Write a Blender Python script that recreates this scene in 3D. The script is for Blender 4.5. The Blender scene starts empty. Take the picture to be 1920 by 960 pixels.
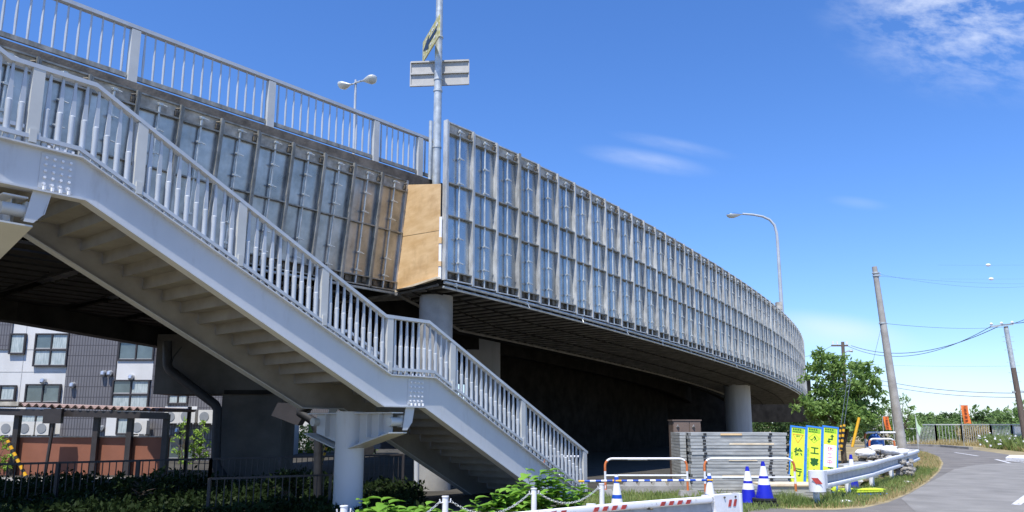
import bpy, math, random
import numpy as np
from mathutils import Vector, Matrix
random.seed(7)
rnd = random.random
def U(a, b): return a + (b - a) * rnd()
R = math.radians
scene = bpy.context.scene
col = scene.collection

# ------------------------------------------------------------------ camera
FPX, PITCH, H = 1460.0, R(10.3), 1.55          # focal length in px of a 1920 px wide picture
V0 = 795.4 - FPX * math.tan(PITCH)
cd = bpy.data.cameras.new('camera'); cam = bpy.data.objects.new('camera', cd); col.objects.link(cam)
cd.sensor_width = 36; cd.lens = FPX / 1920 * 36
cd.shift_y = (V0 - 480) / 1920
cd.clip_end = 3000
cam.location = (0, 0, H); cam.rotation_euler = (R(90) + PITCH, 0, 0)
scene.camera = cam

# ------------------------------------------------------------------ world, sun, exposure
SUN_EL, SUN_AZ = 63.0, 201.0                   # azimuth clockwise from +Y
w = bpy.data.worlds.new('World'); scene.world = w; w.use_nodes = True
nt = w.node_tree; N = nt.nodes; L = nt.links; N.clear()
out = N.new('ShaderNodeOutputWorld'); bg = N.new('ShaderNodeBackground'); bg.inputs[1].default_value = 0.088
sky = N.new('ShaderNodeTexSky'); sky.sky_type = 'NISHITA'; sky.sun_disc = False
sky.sun_elevation = R(SUN_EL); sky.sun_rotation = R(SUN_AZ); sky.air_density = 1.0; sky.dust_density = 0.35; sky.ozone_density = 1.6
hsv = N.new('ShaderNodeHueSaturation'); hsv.inputs['Saturation'].default_value = 1.12; hsv.inputs['Value'].default_value = 1.36
tint = N.new('ShaderNodeMixRGB'); tint.blend_type = 'MULTIPLY'; tint.inputs[0].default_value = 1.0; tint.inputs[2].default_value = (0.87, 1.0, 1.34, 1)
L.new(sky.outputs[0], tint.inputs[1]); L.new(tint.outputs[0], hsv.inputs['Color'])
tc = N.new('ShaderNodeTexCoord')
def wmath(op, a, b=None, c=None):
    n = N.new('ShaderNodeMath'); n.operation = op
    for i, v in enumerate((a, b, c)):
        if v is None: continue
        if isinstance(v, (int, float)): n.inputs[i].default_value = v
        else: L.new(v, n.inputs[i])
    return n.outputs[0]
def vdot(vec):
    n = N.new('ShaderNodeVectorMath'); n.operation = 'DOT_PRODUCT'; L.new(tc.outputs['Generated'], n.inputs[0]); n.inputs[1].default_value = vec; return n.outputs['Value']
def sky_dir(u, v):
    d = Vector(((u - 960), FPX * math.cos(PITCH) - (V0 - v) * math.sin(PITCH), FPX * math.sin(PITCH) + (V0 - v) * math.cos(PITCH)))
    return d.normalized()
def cloud_patch(u0, v0, u1, v1, half, strength, sc, det, lo, hi, stretch):
    """a cirrus patch at its place on the sky sphere: long axis from one direction to the other, broken up by noise"""
    a, b = sky_dir(u0, v0), sky_dir(u1, v1)
    c = ((a + b) / 2).normalized(); e = (b - a); ln = e.length / 2; e.normalize(); f = c.cross(e).normalized()
    x = wmath('DIVIDE', vdot(e), ln); y = wmath('DIVIDE', vdot(f), half)
    r2 = wmath('ADD', wmath('MULTIPLY', x, x), wmath('MULTIPLY', y, y))
    m = wmath('SUBTRACT', 1.0, wmath('MINIMUM', r2, 1.0)); m = wmath('MULTIPLY', m, m)
    m = wmath('MULTIPLY', m, wmath('GREATER_THAN', vdot(c), 0.0))
    cx = N.new('ShaderNodeCombineXYZ'); L.new(wmath('MULTIPLY', vdot(e), stretch), cx.inputs[0]); L.new(vdot(f), cx.inputs[1])
    no = N.new('ShaderNodeTexNoise'); no.inputs['Scale'].default_value = sc; no.inputs['Detail'].default_value = det; no.inputs['Roughness'].default_value = 0.62
    no.inputs['Distortion'].default_value = 0.15
    L.new(cx.outputs[0], no.inputs['Vector'])
    mr = N.new('ShaderNodeMapRange'); mr.inputs[1].default_value = lo; mr.inputs[2].default_value = hi; L.new(no.outputs['Fac'], mr.inputs[0])
    return wmath('MULTIPLY', wmath('MULTIPLY', m, mr.outputs[0]), strength)
patches = [cloud_patch(1500, -60, 2250, 60, 0.12, 0.75, 34, 9, 0.42, 0.66, 0.45),
           cloud_patch(1070, 277, 1360, 328, 0.016, 0.40, 26, 7, 0.25, 0.75, 0.22),
           cloud_patch(1130, 246, 1400, 300, 0.011, 0.24, 30, 7, 0.3, 0.75, 0.22),
           cloud_patch(1540, 372, 1680, 390, 0.009, 0.16, 12, 3, 0.2, 0.7, 0.3),
           cloud_patch(1380, 600, 1760, 655, 0.030, 0.62, 9, 3, 0.25, 0.62, 0.3),
           cloud_patch(1480, 690, 2100, 760, 0.030, 0.35, 9, 3, 0.25, 0.7, 0.2)]
acc = patches[0]
for p in patches[1:]: acc = wmath('MAXIMUM', acc, p)
mix = N.new('ShaderNodeMixRGB'); L.new(acc, mix.inputs[0]); L.new(hsv.outputs[0], mix.inputs[1]); mix.inputs[2].default_value = (8.2, 8.8, 10.0, 1)
L.new(mix.outputs[0], bg.inputs[0]); L.new(bg.outputs[0], out.inputs[0])

sd = bpy.data.lights.new('sun', 'SUN'); sd.energy = 4.6; sd.angle = R(0.5); sd.color = (1.0, 0.955, 0.89)
sun = bpy.data.objects.new('sun', sd); col.objects.link(sun)
S = Vector((math.sin(R(SUN_AZ)) * math.cos(R(SUN_EL)), math.cos(R(SUN_AZ)) * math.cos(R(SUN_EL)), math.sin(R(SUN_EL))))
sun.rotation_euler = S.to_track_quat('Z', 'Y').to_euler()
vs = scene.view_settings; vs.view_transform = 'Standard'; vs.look = 'None'; vs.gamma = 1; vs.exposure = 0.45; vs.use_curve_mapping = False
scene.cycles.max_bounces = 6

# ------------------------------------------------------------------ where a sight line meets the ground, a depth or a vertical plane
def ray(u, v):
    x, y = u - 960, V0 - v
    d = Vector((x, FPX * math.cos(PITCH) - y * math.sin(PITCH), FPX * math.sin(PITCH) + y * math.cos(PITCH)))
    return d / d.y
def atY(u, v, Y): return ray(u, v) * Y + Vector((0, 0, H))
def G(u, v, z=0.0):
    d = ray(u, v); return d * ((z - H) / d.z) + Vector((0, 0, H))

# ------------------------------------------------------------------ materials
MATS = {}
def mat(name, c, rough=0.6, metal=0.0, var=0.12, scale=3.0, bump=0.0, bscale=40.0, c2=None, lo=0.35, hi=0.65, det=5, spec=0.5, stretch=None, trans=0.0, rvar=0.0, ov=0.0):
    m = bpy.data.materials.new(name); m.use_nodes = True; n = m.node_tree.nodes; l = m.node_tree.links
    b = n['Principled BSDF']; b.inputs['Roughness'].default_value = rough; b.inputs['Metallic'].default_value = metal
    b.inputs['Specular IOR Level'].default_value = spec
    if trans: b.inputs['Transmission Weight'].default_value = trans
    t = n.new('ShaderNodeTexCoord'); mp = n.new('ShaderNodeMapping'); l.new(t.outputs['Object'], mp.inputs[0])
    if stretch: mp.inputs['Scale'].default_value = stretch
    oi = n.new('ShaderNodeObjectInfo'); vm = n.new('ShaderNodeVectorMath'); vm.operation = 'MULTIPLY_ADD'
    l.new(oi.outputs['Random'], vm.inputs[0]); vm.inputs[1].default_value = (37, 53, 29); l.new(mp.outputs[0], vm.inputs[2])
    no = n.new('ShaderNodeTexNoise'); no.inputs['Scale'].default_value = scale; no.inputs['Detail'].default_value = det; no.inputs['Roughness'].default_value = 0.6
    l.new(vm.outputs[0], no.inputs['Vector'])
    cr = n.new('ShaderNodeValToRGB'); l.new(no.outputs['Fac'], cr.inputs[0])
    if c2 is None:
        a = [max(0, x * (1 - var)) for x in c]; d = [min(1, x * (1 + var)) for x in c]
    else: a, d = c, c2
    cr.color_ramp.elements[0].position = lo; cr.color_ramp.elements[0].color = (*a, 1)
    cr.color_ramp.elements[1].position = hi; cr.color_ramp.elements[1].color = (*d, 1)
    if ov:
        mo = n.new('ShaderNodeMapRange'); mo.inputs[3].default_value = 1 - ov; mo.inputs[4].default_value = 1 + ov * .6; l.new(oi.outputs['Random'], mo.inputs[0])
        hv = n.new('ShaderNodeHueSaturation'); l.new(mo.outputs[0], hv.inputs['Value']); l.new(cr.outputs[0], hv.inputs['Color']); l.new(hv.outputs[0], b.inputs['Base Color'])
    else: l.new(cr.outputs[0], b.inputs['Base Color'])
    if rvar:
        mr = n.new('ShaderNodeMapRange'); mr.inputs[3].default_value = rough - rvar; mr.inputs[4].default_value = rough + rvar
        l.new(no.outputs['Fac'], mr.inputs[0]); l.new(mr.outputs[0], b.inputs['Roughness'])
    if bump:
        n2 = n.new('ShaderNodeTexNoise'); n2.inputs['Scale'].default_value = bscale; n2.inputs['Detail'].default_value = 4; l.new(vm.outputs[0], n2.inputs['Vector'])
        bp = n.new('ShaderNodeBump'); bp.inputs['Strength'].default_value = bump; bp.inputs['Distance'].default_value = 0.02
        l.new(n2.outputs['Fac'], bp.inputs['Height']); l.new(bp.outputs[0], b.inputs['Normal'])
    MATS[name] = m; return m
M = {}
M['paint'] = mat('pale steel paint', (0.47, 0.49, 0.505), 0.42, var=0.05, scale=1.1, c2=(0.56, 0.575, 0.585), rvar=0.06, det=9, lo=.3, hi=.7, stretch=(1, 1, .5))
M['rail'] = mat('rail aluminium paint', (0.42, 0.45, 0.475), 0.40, var=0.05, scale=2, c2=(0.52, 0.55, 0.575), metal=0.15)
M['rail2'] = mat('post beige grey paint', (0.50, 0.51, 0.49), 0.45, var=0.07, scale=2)
M['galv'] = mat('galvanised steel', (0.40, 0.43, 0.43), 0.42, 0.35, scale=5, c2=(0.60, 0.63, 0.62), rvar=0.1)
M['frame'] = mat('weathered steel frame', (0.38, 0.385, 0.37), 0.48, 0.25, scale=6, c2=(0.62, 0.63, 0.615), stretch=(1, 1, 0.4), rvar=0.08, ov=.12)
M['dframe'] = mat('grimy shade-darkened steel frame', (0.17, 0.17, 0.15), 0.55, 0.2, scale=6, c2=(0.36, 0.36, 0.33), stretch=(1, 1, 0.4))
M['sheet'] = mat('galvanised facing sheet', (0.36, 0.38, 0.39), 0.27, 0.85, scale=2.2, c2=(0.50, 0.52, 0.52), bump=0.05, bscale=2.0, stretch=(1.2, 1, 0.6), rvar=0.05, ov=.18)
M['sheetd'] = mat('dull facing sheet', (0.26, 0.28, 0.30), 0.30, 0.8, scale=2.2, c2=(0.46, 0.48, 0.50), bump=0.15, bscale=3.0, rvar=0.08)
M['strip'] = mat('dirty backing strip', (0.27, 0.25, 0.21), 0.7, scale=5, c2=(0.55, 0.52, 0.45))
M['block'] = mat('dark clamp iron', (0.06, 0.055, 0.05), 0.7, 0.3, scale=9, c2=(0.2, 0.17, 0.12))
M['conc'] = mat('concrete', (0.22, 0.215, 0.20), 0.85, scale=1.2, c2=(0.36, 0.355, 0.335), bump=0.25, bscale=30)
M['concw'] = mat('weathered kerb concrete', (0.06, 0.052, 0.042), 0.9, scale=2.5, c2=(0.17, 0.15, 0.125), bump=0.3, bscale=25, stretch=(1, 1, 1))
M['concd'] = mat('dark grey concrete', (0.075, 0.07, 0.062), 0.9, scale=0.8, c2=(0.13, 0.12, 0.105), bump=0.2, spec=0.2)  # dark grey-brown concrete for deck, cross-head and left pier wall
M['soffit'] = mat('shade-blackened underdeck', (0.014, 0.013, 0.012), 0.85, scale=1.5, c2=(0.032, 0.03, 0.027), spec=0.08)  # near-black colour stands in for the deep shade under the deck
M['under'] = mat('brown grey shade-darkened paint', (0.225, 0.215, 0.20), 0.6, scale=2, c2=(0.30, 0.29, 0.27))  # stair paint with the underside shade put into its colour
M['pier'] = mat('coated pale concrete', (0.40, 0.41, 0.42), 0.7, scale=1.0, c2=(0.50, 0.51, 0.52), stretch=(1, 1, 0.3))
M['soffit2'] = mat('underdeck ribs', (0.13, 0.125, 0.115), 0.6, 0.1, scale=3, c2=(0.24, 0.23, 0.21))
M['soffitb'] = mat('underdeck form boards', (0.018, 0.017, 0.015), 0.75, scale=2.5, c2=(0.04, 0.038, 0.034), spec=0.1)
M['ply'] = mat('plywood', (0.60, 0.385, 0.175), 0.6, scale=2.2, c2=(0.80, 0.575, 0.32), lo=0.3, hi=0.7, stretch=(0.5, 0.5, 2.2), det=7, spec=0.3)
M['plyedge'] = mat('pale wood batten', (0.62, 0.50, 0.33), 0.7, scale=4, c2=(0.75, 0.66, 0.50))
M['white'] = mat('white road paint steel', (0.70, 0.71, 0.73), 0.45, var=0.04, scale=6, c2=(0.80, 0.81, 0.83), bump=0.05)
M['whited'] = mat('scuffed white steel', (0.42, 0.41, 0.40), 0.55, scale=14, c2=(0.80, 0.81, 0.83), lo=0.28, hi=0.42)
M['grail'] = mat('grey rail trough', (0.30, 0.31, 0.32), 0.5, scale=6, c2=(0.42, 0.43, 0.44))
M['red'] = mat('red reflective stripe', (0.42, 0.05, 0.04), 0.4, var=0.2, scale=20)
M['orange'] = mat('orange guard paint', (0.60, 0.17, 0.05), 0.5, var=0.15, scale=10)
M['blue'] = mat('cone blue plastic', (0.01, 0.015, 0.42), 0.38, var=0.1)
M['blue2'] = mat('bar blue tape', (0.01, 0.07, 0.42), 0.4, var=0.1)
M['yellow'] = mat('yellow plastic', (0.75, 0.40, 0.02), 0.4, var=0.1)
M['black'] = mat('black rubber', (0.018, 0.018, 0.02), 0.6, var=0.3, scale=8)
M['dark'] = mat('dark brown steel', (0.035, 0.03, 0.03), 0.5, var=0.2)
M['sgreen'] = mat('sign lime sheeting', (0.66, 0.80, 0.05), 0.5, var=0.03)
M['sblue'] = mat('sign blue frame', (0.03, 0.20, 0.62), 0.45, var=0.06)
M['sink'] = mat('sign green ink', (0.015, 0.10, 0.01), 0.5, var=0.1)
M['sinkl'] = mat('sign light green ink', (0.30, 0.55, 0.02), 0.5, var=0.1)
M['sred'] = mat('sign red ink', (0.60, 0.03, 0.06), 0.5, var=0.1)
M['sorange'] = mat('sign orange line', (0.72, 0.25, 0.02), 0.5, var=0.1)
M['swhite'] = mat('sign white patch', (0.80, 0.80, 0.82), 0.5, var=0.02)
M['banner'] = mat('orange banner cloth', (0.85, 0.20, 0.04), 0.7, var=0.12, scale=5)
M['banink'] = mat('banner ink', (0.16, 0.03, 0.01), 0.7, var=0.1)
M['pennant'] = mat('pale green banner cloth', (0.50, 0.66, 0.42), 0.7, var=0.15, scale=7)
M['asign'] = mat('faded yellow sign face', (0.48, 0.42, 0.13), 0.55, scale=9, c2=(0.62, 0.60, 0.38), lo=0.45, hi=0.62)
M['ablack'] = mat('arrow blue black', (0.02, 0.035, 0.06), 0.5)
M['alu'] = mat('sign back aluminium', (0.42, 0.41, 0.38), 0.5, 0.3, var=0.08)
M['wood'] = mat('creosoted pole wood', (0.13, 0.10, 0.08), 0.85, var=0.3, scale=12, stretch=(4, 4, 0.3))
M['pole'] = mat('pole concrete', (0.30, 0.28, 0.25), 0.8, scale=3, c2=(0.42, 0.40, 0.37), bump=0.1)
M['wire'] = mat('cable sheath', (0.10, 0.12, 0.16), 0.5, var=0.1)
M['glassd'] = mat('window glass', (0.10, 0.13, 0.13), 0.08, var=0.25, scale=1.2, spec=0.9)
M['curtain'] = mat('curtained glass', (0.28, 0.33, 0.32), 0.25, scale=10, c2=(0.50, 0.55, 0.53), stretch=(1.5, 1, 0.25), spec=0.8)
M['wallw'] = mat('pale wall panels', (0.60, 0.60, 0.58), 0.75, var=0.05, scale=1.0, c2=(0.66, 0.66, 0.64), bump=0.1)
M['brown'] = mat('terracotta panel wall', (0.25, 0.095, 0.055), 0.7, var=0.08, scale=2)
M['pink'] = mat('corrugated roof sheet', (0.42, 0.31, 0.28), 0.6, var=0.12, scale=5)
M['ac'] = mat('beige casing plastic', (0.62, 0.60, 0.54), 0.5, var=0.05)
M['acgr'] = mat('fan grille grey', (0.25, 0.26, 0.26), 0.5, var=0.1)
M['cab'] = mat('brown cabinet steel', (0.16, 0.115, 0.09), 0.5, var=0.12)
M['sack'] = mat('white woven sack', (0.60, 0.60, 0.60), 0.8, scale=8, c2=(0.78, 0.78, 0.78), bump=0.5, bscale=12)
M['rubble'] = mat('broken concrete', (0.16, 0.15, 0.13), 0.9, scale=5, c2=(0.36, 0.34, 0.30), bump=0.5)
M['board'] = mat('zinc form board edge', (0.30, 0.31, 0.30), 0.6, 0.2, scale=4, c2=(0.47, 0.48, 0.46), stretch=(0.6, 0.6, 3))
M['tarp'] = mat('blue tarpaulin', (0.02, 0.10, 0.35), 0.55, var=0.2)
M['hood'] = mat('vent hood steel', (0.55, 0.57, 0.58), 0.3, 0.6)
M['bark'] = mat('tree bark', (0.09, 0.07, 0.05), 0.9, var=0.3, scale=10)
M['car'] = mat('dark blue car paint', (0.015, 0.025, 0.05), 0.2, var=0.1)
M['lampw'] = mat('lamp glass', (0.62, 0.64, 0.60), 0.25, var=0.05)
M['lblue'] = mat('lamp hood blue', (0.04, 0.16, 0.45), 0.4)
def grime(name, c, amt, lo, hi, sc, st):
    m = M[name]; n = m.node_tree.nodes; l = m.node_tree.links; b = n['Principled BSDF']; src = b.inputs['Base Color'].links[0].from_socket
    t = n.new('ShaderNodeTexCoord'); mp = n.new('ShaderNodeMapping'); mp.inputs['Scale'].default_value = st; l.new(t.outputs['Object'], mp.inputs[0])
    no = n.new('ShaderNodeTexNoise'); no.inputs['Scale'].default_value = sc; no.inputs['Detail'].default_value = 8; no.inputs['Roughness'].default_value = .7; l.new(mp.outputs[0], no.inputs['Vector'])
    mr = n.new('ShaderNodeMapRange'); mr.inputs[1].default_value = lo; mr.inputs[2].default_value = hi; mr.inputs[4].default_value = amt; l.new(no.outputs['Fac'], mr.inputs[0])
    mx = n.new('ShaderNodeMixRGB'); l.new(mr.outputs[0], mx.inputs[0]); l.new(src, mx.inputs[1]); mx.inputs[2].default_value = (*c, 1); l.new(mx.outputs[0], b.inputs['Base Color'])
grime('paint', (.24, .20, .16), .35, .56, .78, 2.2, (1.6, 1.6, .35))
grime('pier', (.17, .155, .13), .45, .5, .8, 1.2, (2.5, 2.5, .2))
grime('frame', (.26, .13, .06), .35, .66, .82, 5, (1, 1, .5))
grime('sheet', (.30, .26, .20), .5, .55, .8, 1.6, (1.5, 1, .6))
grime('sheetd', (.22, .18, .13), .5, .5, .8, 1.6, (1.5, 1, .6))
grime('ply', (.36, .20, .08), .5, .52, .75, 1.1, (1.3, 1.3, 1))
grime('white', (.30, .24, .18), .45, .62, .8, 7, (1, 1, .6))
grime('swhite', (.35, .33, .30), .4, .58, .8, 18, (1, 1, 1))
grime('blue', (.10, .10, .16), .5, .55, .8, 12, (1, 1, 1))
grime('board', (.36, .26, .15), .35, .58, .8, 3, (.5, .5, 4))
grime('wallw', (.36, .35, .32), .3, .5, .8, .8, (1.5, 1.5, .3))
def leafmat(name, a, b, tl=0.25):
    m = mat(name, a, 0.55, c2=b, scale=1.3, lo=0.3, hi=0.7, spec=0.1 if name == 'leaf_shade' else 0.3)
    n = m.node_tree.nodes; l = m.node_tree.links; bs = n['Principled BSDF']; o = n['Material Output']
    tr = n.new('ShaderNodeBsdfTranslucent'); mx = n.new('ShaderNodeMixShader'); mx.inputs[0].default_value = tl
    cr = [x for x in n if x.type == 'VALTORGB'][0]
    l.new(cr.outputs[0], tr.inputs[0]); l.new(bs.outputs[0], mx.inputs[1]); l.new(tr.outputs[0], mx.inputs[2]); l.new(mx.outputs[0], o.inputs[0])
    M[name] = m
leafmat('leaf_walnut', (0.12, 0.22, 0.045), (0.27, 0.40, 0.12), .4)
leafmat('leaf_dark', (0.025, 0.055, 0.012), (0.07, 0.125, 0.03))
leafmat('leaf_shade', (0.010, 0.020, 0.006), (0.030, 0.05, 0.015))  # shade put into the leaf colour, close to black
leafmat('leaf_far', (0.09, 0.16, 0.045), (0.20, 0.30, 0.09))
leafmat('leaf_bright', (0.10, 0.24, 0.02), (0.24, 0.44, 0.06))
leafmat('leaf_lime', (0.16, 0.30, 0.03), (0.32, 0.45, 0.08))
leafmat('leaf_conifer', (0.05, 0.11, 0.09), (0.13, 0.20, 0.17))
leafmat('grass_blade', (0.13, 0.20, 0.045), (0.27, 0.33, 0.11))
leafmat('grass_dry', (0.34, 0.27, 0.12), (0.52, 0.43, 0.21))
leafmat('grass_dark', (0.025, 0.045, 0.012), (0.06, 0.09, 0.025))

def tile_material():                       # grey vertical-ribbed wall tile with level joints
    m = mat('grey ribbed tile', (0.15, 0.146, 0.152), 0.5, var=0.08, scale=1.5)
    n = m.node_tree.nodes; l = m.node_tree.links; b = n['Principled BSDF']
    cr = [x for x in n if x.type == 'VALTORGB'][0]
    t = n.new('ShaderNodeTexCoord'); mp = n.new('ShaderNodeMapping'); mp.inputs['Rotation'].default_value = (R(90), 0, 0)
    l.new(t.outputs['Object'], mp.inputs[0])
    br = n.new('ShaderNodeTexBrick'); br.offset = 0; br.inputs['Scale'].default_value = 1.0
    br.inputs['Brick Width'].default_value = 0.12; br.inputs['Row Height'].default_value = 0.45; br.inputs['Mortar Size'].default_value = 0.018
    br.inputs['Mortar'].default_value = (0.06, 0.055, 0.06, 1)
    l.new(mp.outputs[0], br.inputs['Vector']); l.new(cr.outputs[0], br.inputs['Color1']); l.new(cr.outputs[0], br.inputs['Color2'])
    l.new(br.outputs['Color'], b.inputs['Base Color']); return m
M['tile'] = tile_material()

# ------------------------------------------------------------------ mesh builder
class MB:
    def __init__(s): s.v = []; s.f = []
    def add(s, vs_, fs_):
        o = len(s.v); s.v += [tuple(p) for p in vs_]; s.f += [tuple(i + o for i in f) for f in fs_]
    def box(s, c, d, m=None):
        x, y, z = d[0] / 2, d[1] / 2, d[2] / 2
        vs_ = [Vector((a * x, b * y, e * z)) for a in (-1, 1) for b in (-1, 1) for e in (-1, 1)]
        if m is not None: vs_ = [m @ p for p in vs_]
        vs_ = [p + Vector(c) for p in vs_]
        s.add(vs_, [(0, 1, 3, 2), (4, 6, 7, 5), (0, 4, 5, 1), (2, 3, 7, 6), (0, 2, 6, 4), (1, 5, 7, 3)]); return s
    def bb(s, x0, x1, y0, y1, z0, z1): return s.box(((x0 + x1) / 2, (y0 + y1) / 2, (z0 + z1) / 2), (x1 - x0, y1 - y0, z1 - z0))
    def beam(s, a, b, w_, h_, up=(0, 0, 1)):
        a, b = Vector(a), Vector(b); t = (b - a); ln = t.length; t.normalize(); up = Vector(up)
        side = t.cross(up)
        if side.length < 1e-4: side = t.cross(Vector((1, 0, 0)))
        side.normalize(); u2 = side.cross(t)
        m = Matrix((t, side, u2)).transposed()
        return s.box((a + b) / 2, (ln, w_, h_), m)
    def tube(s, pts, r, n=8, caps=True):
        pts = [Vector(p) for p in pts]; rs = r if isinstance(r, (list, tuple)) else [r] * len(pts)
        prev = None; rings = []
        for i, p in enumerate(pts):
            t = (pts[min(i + 1, len(pts) - 1)] - pts[max(i - 1, 0)]).normalized()
            if prev is None:
                a = t.cross(Vector((0, 0, 1)));
                if a.length < 1e-3: a = Vector((1, 0, 0))
            else: a = prev - t * prev.dot(t)
            a.normalize(); prev = a; b = t.cross(a)
            rings.append([p + (a * math.cos(k * 2 * math.pi / n) + b * math.sin(k * 2 * math.pi / n)) * rs[i] for k in range(n)])
        vs_ = [q for rg in rings for q in rg]; fs_ = []
        for i in range(len(pts) - 1):
            for k in range(n):
                fs_.append((i * n + k, i * n + (k + 1) % n, (i + 1) * n + (k + 1) % n, (i + 1) * n + k))
        if caps: fs_ += [tuple(range(n))[::-1], tuple((len(pts) - 1) * n + k for k in range(n))]
        s.add(vs_, fs_); return s
    def poly(s, pts, off):                   # polygon extruded by vector off
        n = len(pts); off = Vector(off); vs_ = [Vector(p) for p in pts] + [Vector(p) + off for p in pts]
        s.add(vs_, [tuple(range(n))[::-1], tuple(range(n, 2 * n))] + [(i, (i + 1) % n, (i + 1) % n + n, i + n) for i in range(n)]); return s
    def sheet(s, pts): s.add(pts, [tuple(range(len(pts)))]); return s
    def build(s, name, m, parent=None, world=True, smooth=False):
        me = bpy.data.meshes.new(name)
        off = Vector(parent['_o']) if (parent is not None and world and '_o' in parent) else Vector((0, 0, 0))
        me.from_pydata([tuple(Vector(p) - off) for p in s.v], [], s.f)
        me.materials.append(M[m] if isinstance(m, str) else m)
        import bmesh
        b = bmesh.new(); b.from_mesh(me)
        if len(s.f) < 4000: bmesh.ops.recalc_face_normals(b, faces=b.faces)
        b.to_mesh(me); b.free()
        if smooth:
            for p in me.polygons: p.use_smooth = True
            try: me.set_sharp_from_angle(angle=R(40))
            except Exception: pass
        o = bpy.data.objects.new(name, me); col.objects.link(o)
        if parent is not None:
            o.parent = parent; o['_o'] = tuple(off)
        return o
def tag(o, label=None, cat=None, group=None, kind=None):
    if label: o['label'] = label
    if cat: o['category'] = cat
    if group: o['group'] = group
    if kind: o['kind'] = kind
    return o
def empty(name, loc, rz=0.0, label=None, cat=None, group=None):
    o = bpy.data.objects.new(name, None); o.empty_display_size = 0.2; col.objects.link(o)
    o.location = loc; o.rotation_euler = (0, 0, rz); o['_o'] = tuple(loc) if rz == 0 else (0, 0, 0)
    return tag(o, label, cat, group)
def kids(o): return list(o.children)
def copy_tree(o, parent=None):
    c = o.copy(); col.objects.link(c)
    if parent is not None: c.parent = parent
    for ch in kids(o): copy_tree(ch, c)
    return c
def origin_at(o, p):                        # moves a single mesh thing's origin to its base
    p = Vector(p); o.data.transform(Matrix.Translation(-p)); o.location = p; return o
def text(name, s, size, mtx, m, parent=None, bold=0.0, depth=0.001, ax='CENTER'):
    cu = bpy.data.curves.new('t', 'FONT'); cu.body = s; cu.size = size; cu.align_x = ax; cu.align_y = 'CENTER'; cu.offset = bold; cu.extrude = depth; cu.resolution_u = 3
    t = bpy.data.objects.new('t', cu); col.objects.link(t); bpy.context.view_layer.update()
    me = bpy.data.meshes.new_from_object(t.evaluated_get(bpy.context.evaluated_depsgraph_get()))
    bpy.data.objects.remove(t); me.transform(mtx); me.materials.clear(); me.materials.append(M[m])
    o = bpy.data.objects.new(name, me); col.objects.link(o)
    if parent is not None: o.parent = parent
    return o

# ================================================================== GROUND
def ground_sheet(name, pts, z, m, kind='structure'):
    o = MB().sheet([(p[0], p[1], z) for p in pts]).build(name, m); o['kind'] = kind; return o
gm = mat('verge earth', (0.19, 0.155, 0.085), 0.95, scale=1.3, c2=(0.38, 0.315, 0.17), bump=0.4, bscale=9, det=8)
ground_sheet('ground', [(-900, -60), (900, -60), (900, 1500), (-900, 1500)], 0.0, gm)
am = mat('asphalt', (0.12, 0.112, 0.10), 0.85, scale=0.9, lo=.3, hi=.7, c2=(0.215, 0.20, 0.18), bump=0.5, bscale=120, det=9)
am2 = mat('newer pale asphalt', (0.175, 0.168, 0.153), 0.85, scale=1.1, lo=.3, hi=.7, c2=(0.275, 0.265, 0.243), bump=0.5, bscale=120, det=9)
dk = mat('shade-darkened earth', (0.03, 0.027, 0.02), 0.95, scale=1.0, c2=(0.06, 0.054, 0.042), bump=0.3, bscale=10)  # under-bridge shade put into the earth colour
edge = [(1330, 946), (1380, 948), (1440, 952), (1500, 957), (1560, 957), (1620, 953), (1665, 943), (1705, 926), (1740, 905), (1762, 884), (1769, 869), (1762, 857), (1742, 849), (1712, 843), (1690, 839)]
near = [tuple(G(u, v)[:2]) for u, v in edge]
far = [tuple(G(u, v)[:2]) for u, v in [(1700, 836), (1760, 838), (1830, 844), (1880, 851), (1960, 862)]]
road_pts = near + [(G(1640, 836)[0] - 6, G(1640, 836)[1] + 1), far[0]] + far[1:] + [(60, 34), (60, -10), (-3.0, -10), (-3.0, 5.2), (3.6, 11.0), (4.1, 13.6)]
ground_sheet('road', road_pts, 0.008, am)
p1 = [G(u, v)[:2] for u, v in [(1690, 936), (1738, 908), (1790, 880), (1830, 872), (1890, 869), (1960, 867)]]
ground_sheet('road_patch', [(5.2, 9.0), (6.5, 12.6)] + [tuple(p) for p in p1] + [(40, 30), (40, 4), (7, 4)], 0.013, am2)
lm = mat('worn line paint', (0.26, 0.25, 0.24), 0.7, scale=14, c2=(0.68, 0.68, 0.68), lo=.38, hi=.5)
def gline(u0, v0, u1, v1, wd):
    a, b = G(u0, v0), G(u1, v1); t = (b - a).normalized(); n = Vector((-t.y, t.x, 0)) * wd / 2
    return [(a - n)[:2], (b - n)[:2], (b + n)[:2], (a + n)[:2]]
ground_sheet('road_marking', [tuple(p) for p in gline(1791, 849.0, 1834, 855.5, 0.15)], 0.016, lm)
ground_sheet('road_marking', [tuple(p) for p in gline(1867, 862, 1894, 869, 0.14)], 0.018, lm)
ground_sheet('road_marking', [tuple(p) for p in gline(1880, 864, 1925, 868.5, 0.14)], 0.0215, lm)
ground_sheet('road_marking', [tuple(p) for p in gline(1905, 948, 1935, 925, 0.16)], 0.017, lm)
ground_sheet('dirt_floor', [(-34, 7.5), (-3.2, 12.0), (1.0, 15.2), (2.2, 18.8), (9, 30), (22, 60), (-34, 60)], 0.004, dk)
random.seed(7)
isl = MB().poly([(*G(u, v)[:2], 0.0) for u, v in [(1886, 864), (1960, 868), (1960, 860.5), (1894, 859)]], (0, 0, 0.14)).build('kerb_island', 'whited'); isl['kind'] = 'structure'
kerb = MB()
kp = [G(u, v) for u, v in [(1655, 836.5), (1712, 836.5), (1770, 838.5), (1825, 843)]]
for a, b in zip(kp, kp[1:]): kerb.beam(a + Vector((0, .25, .07)), b + Vector((0, .25, .07)), 0.25, 0.16)
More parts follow.
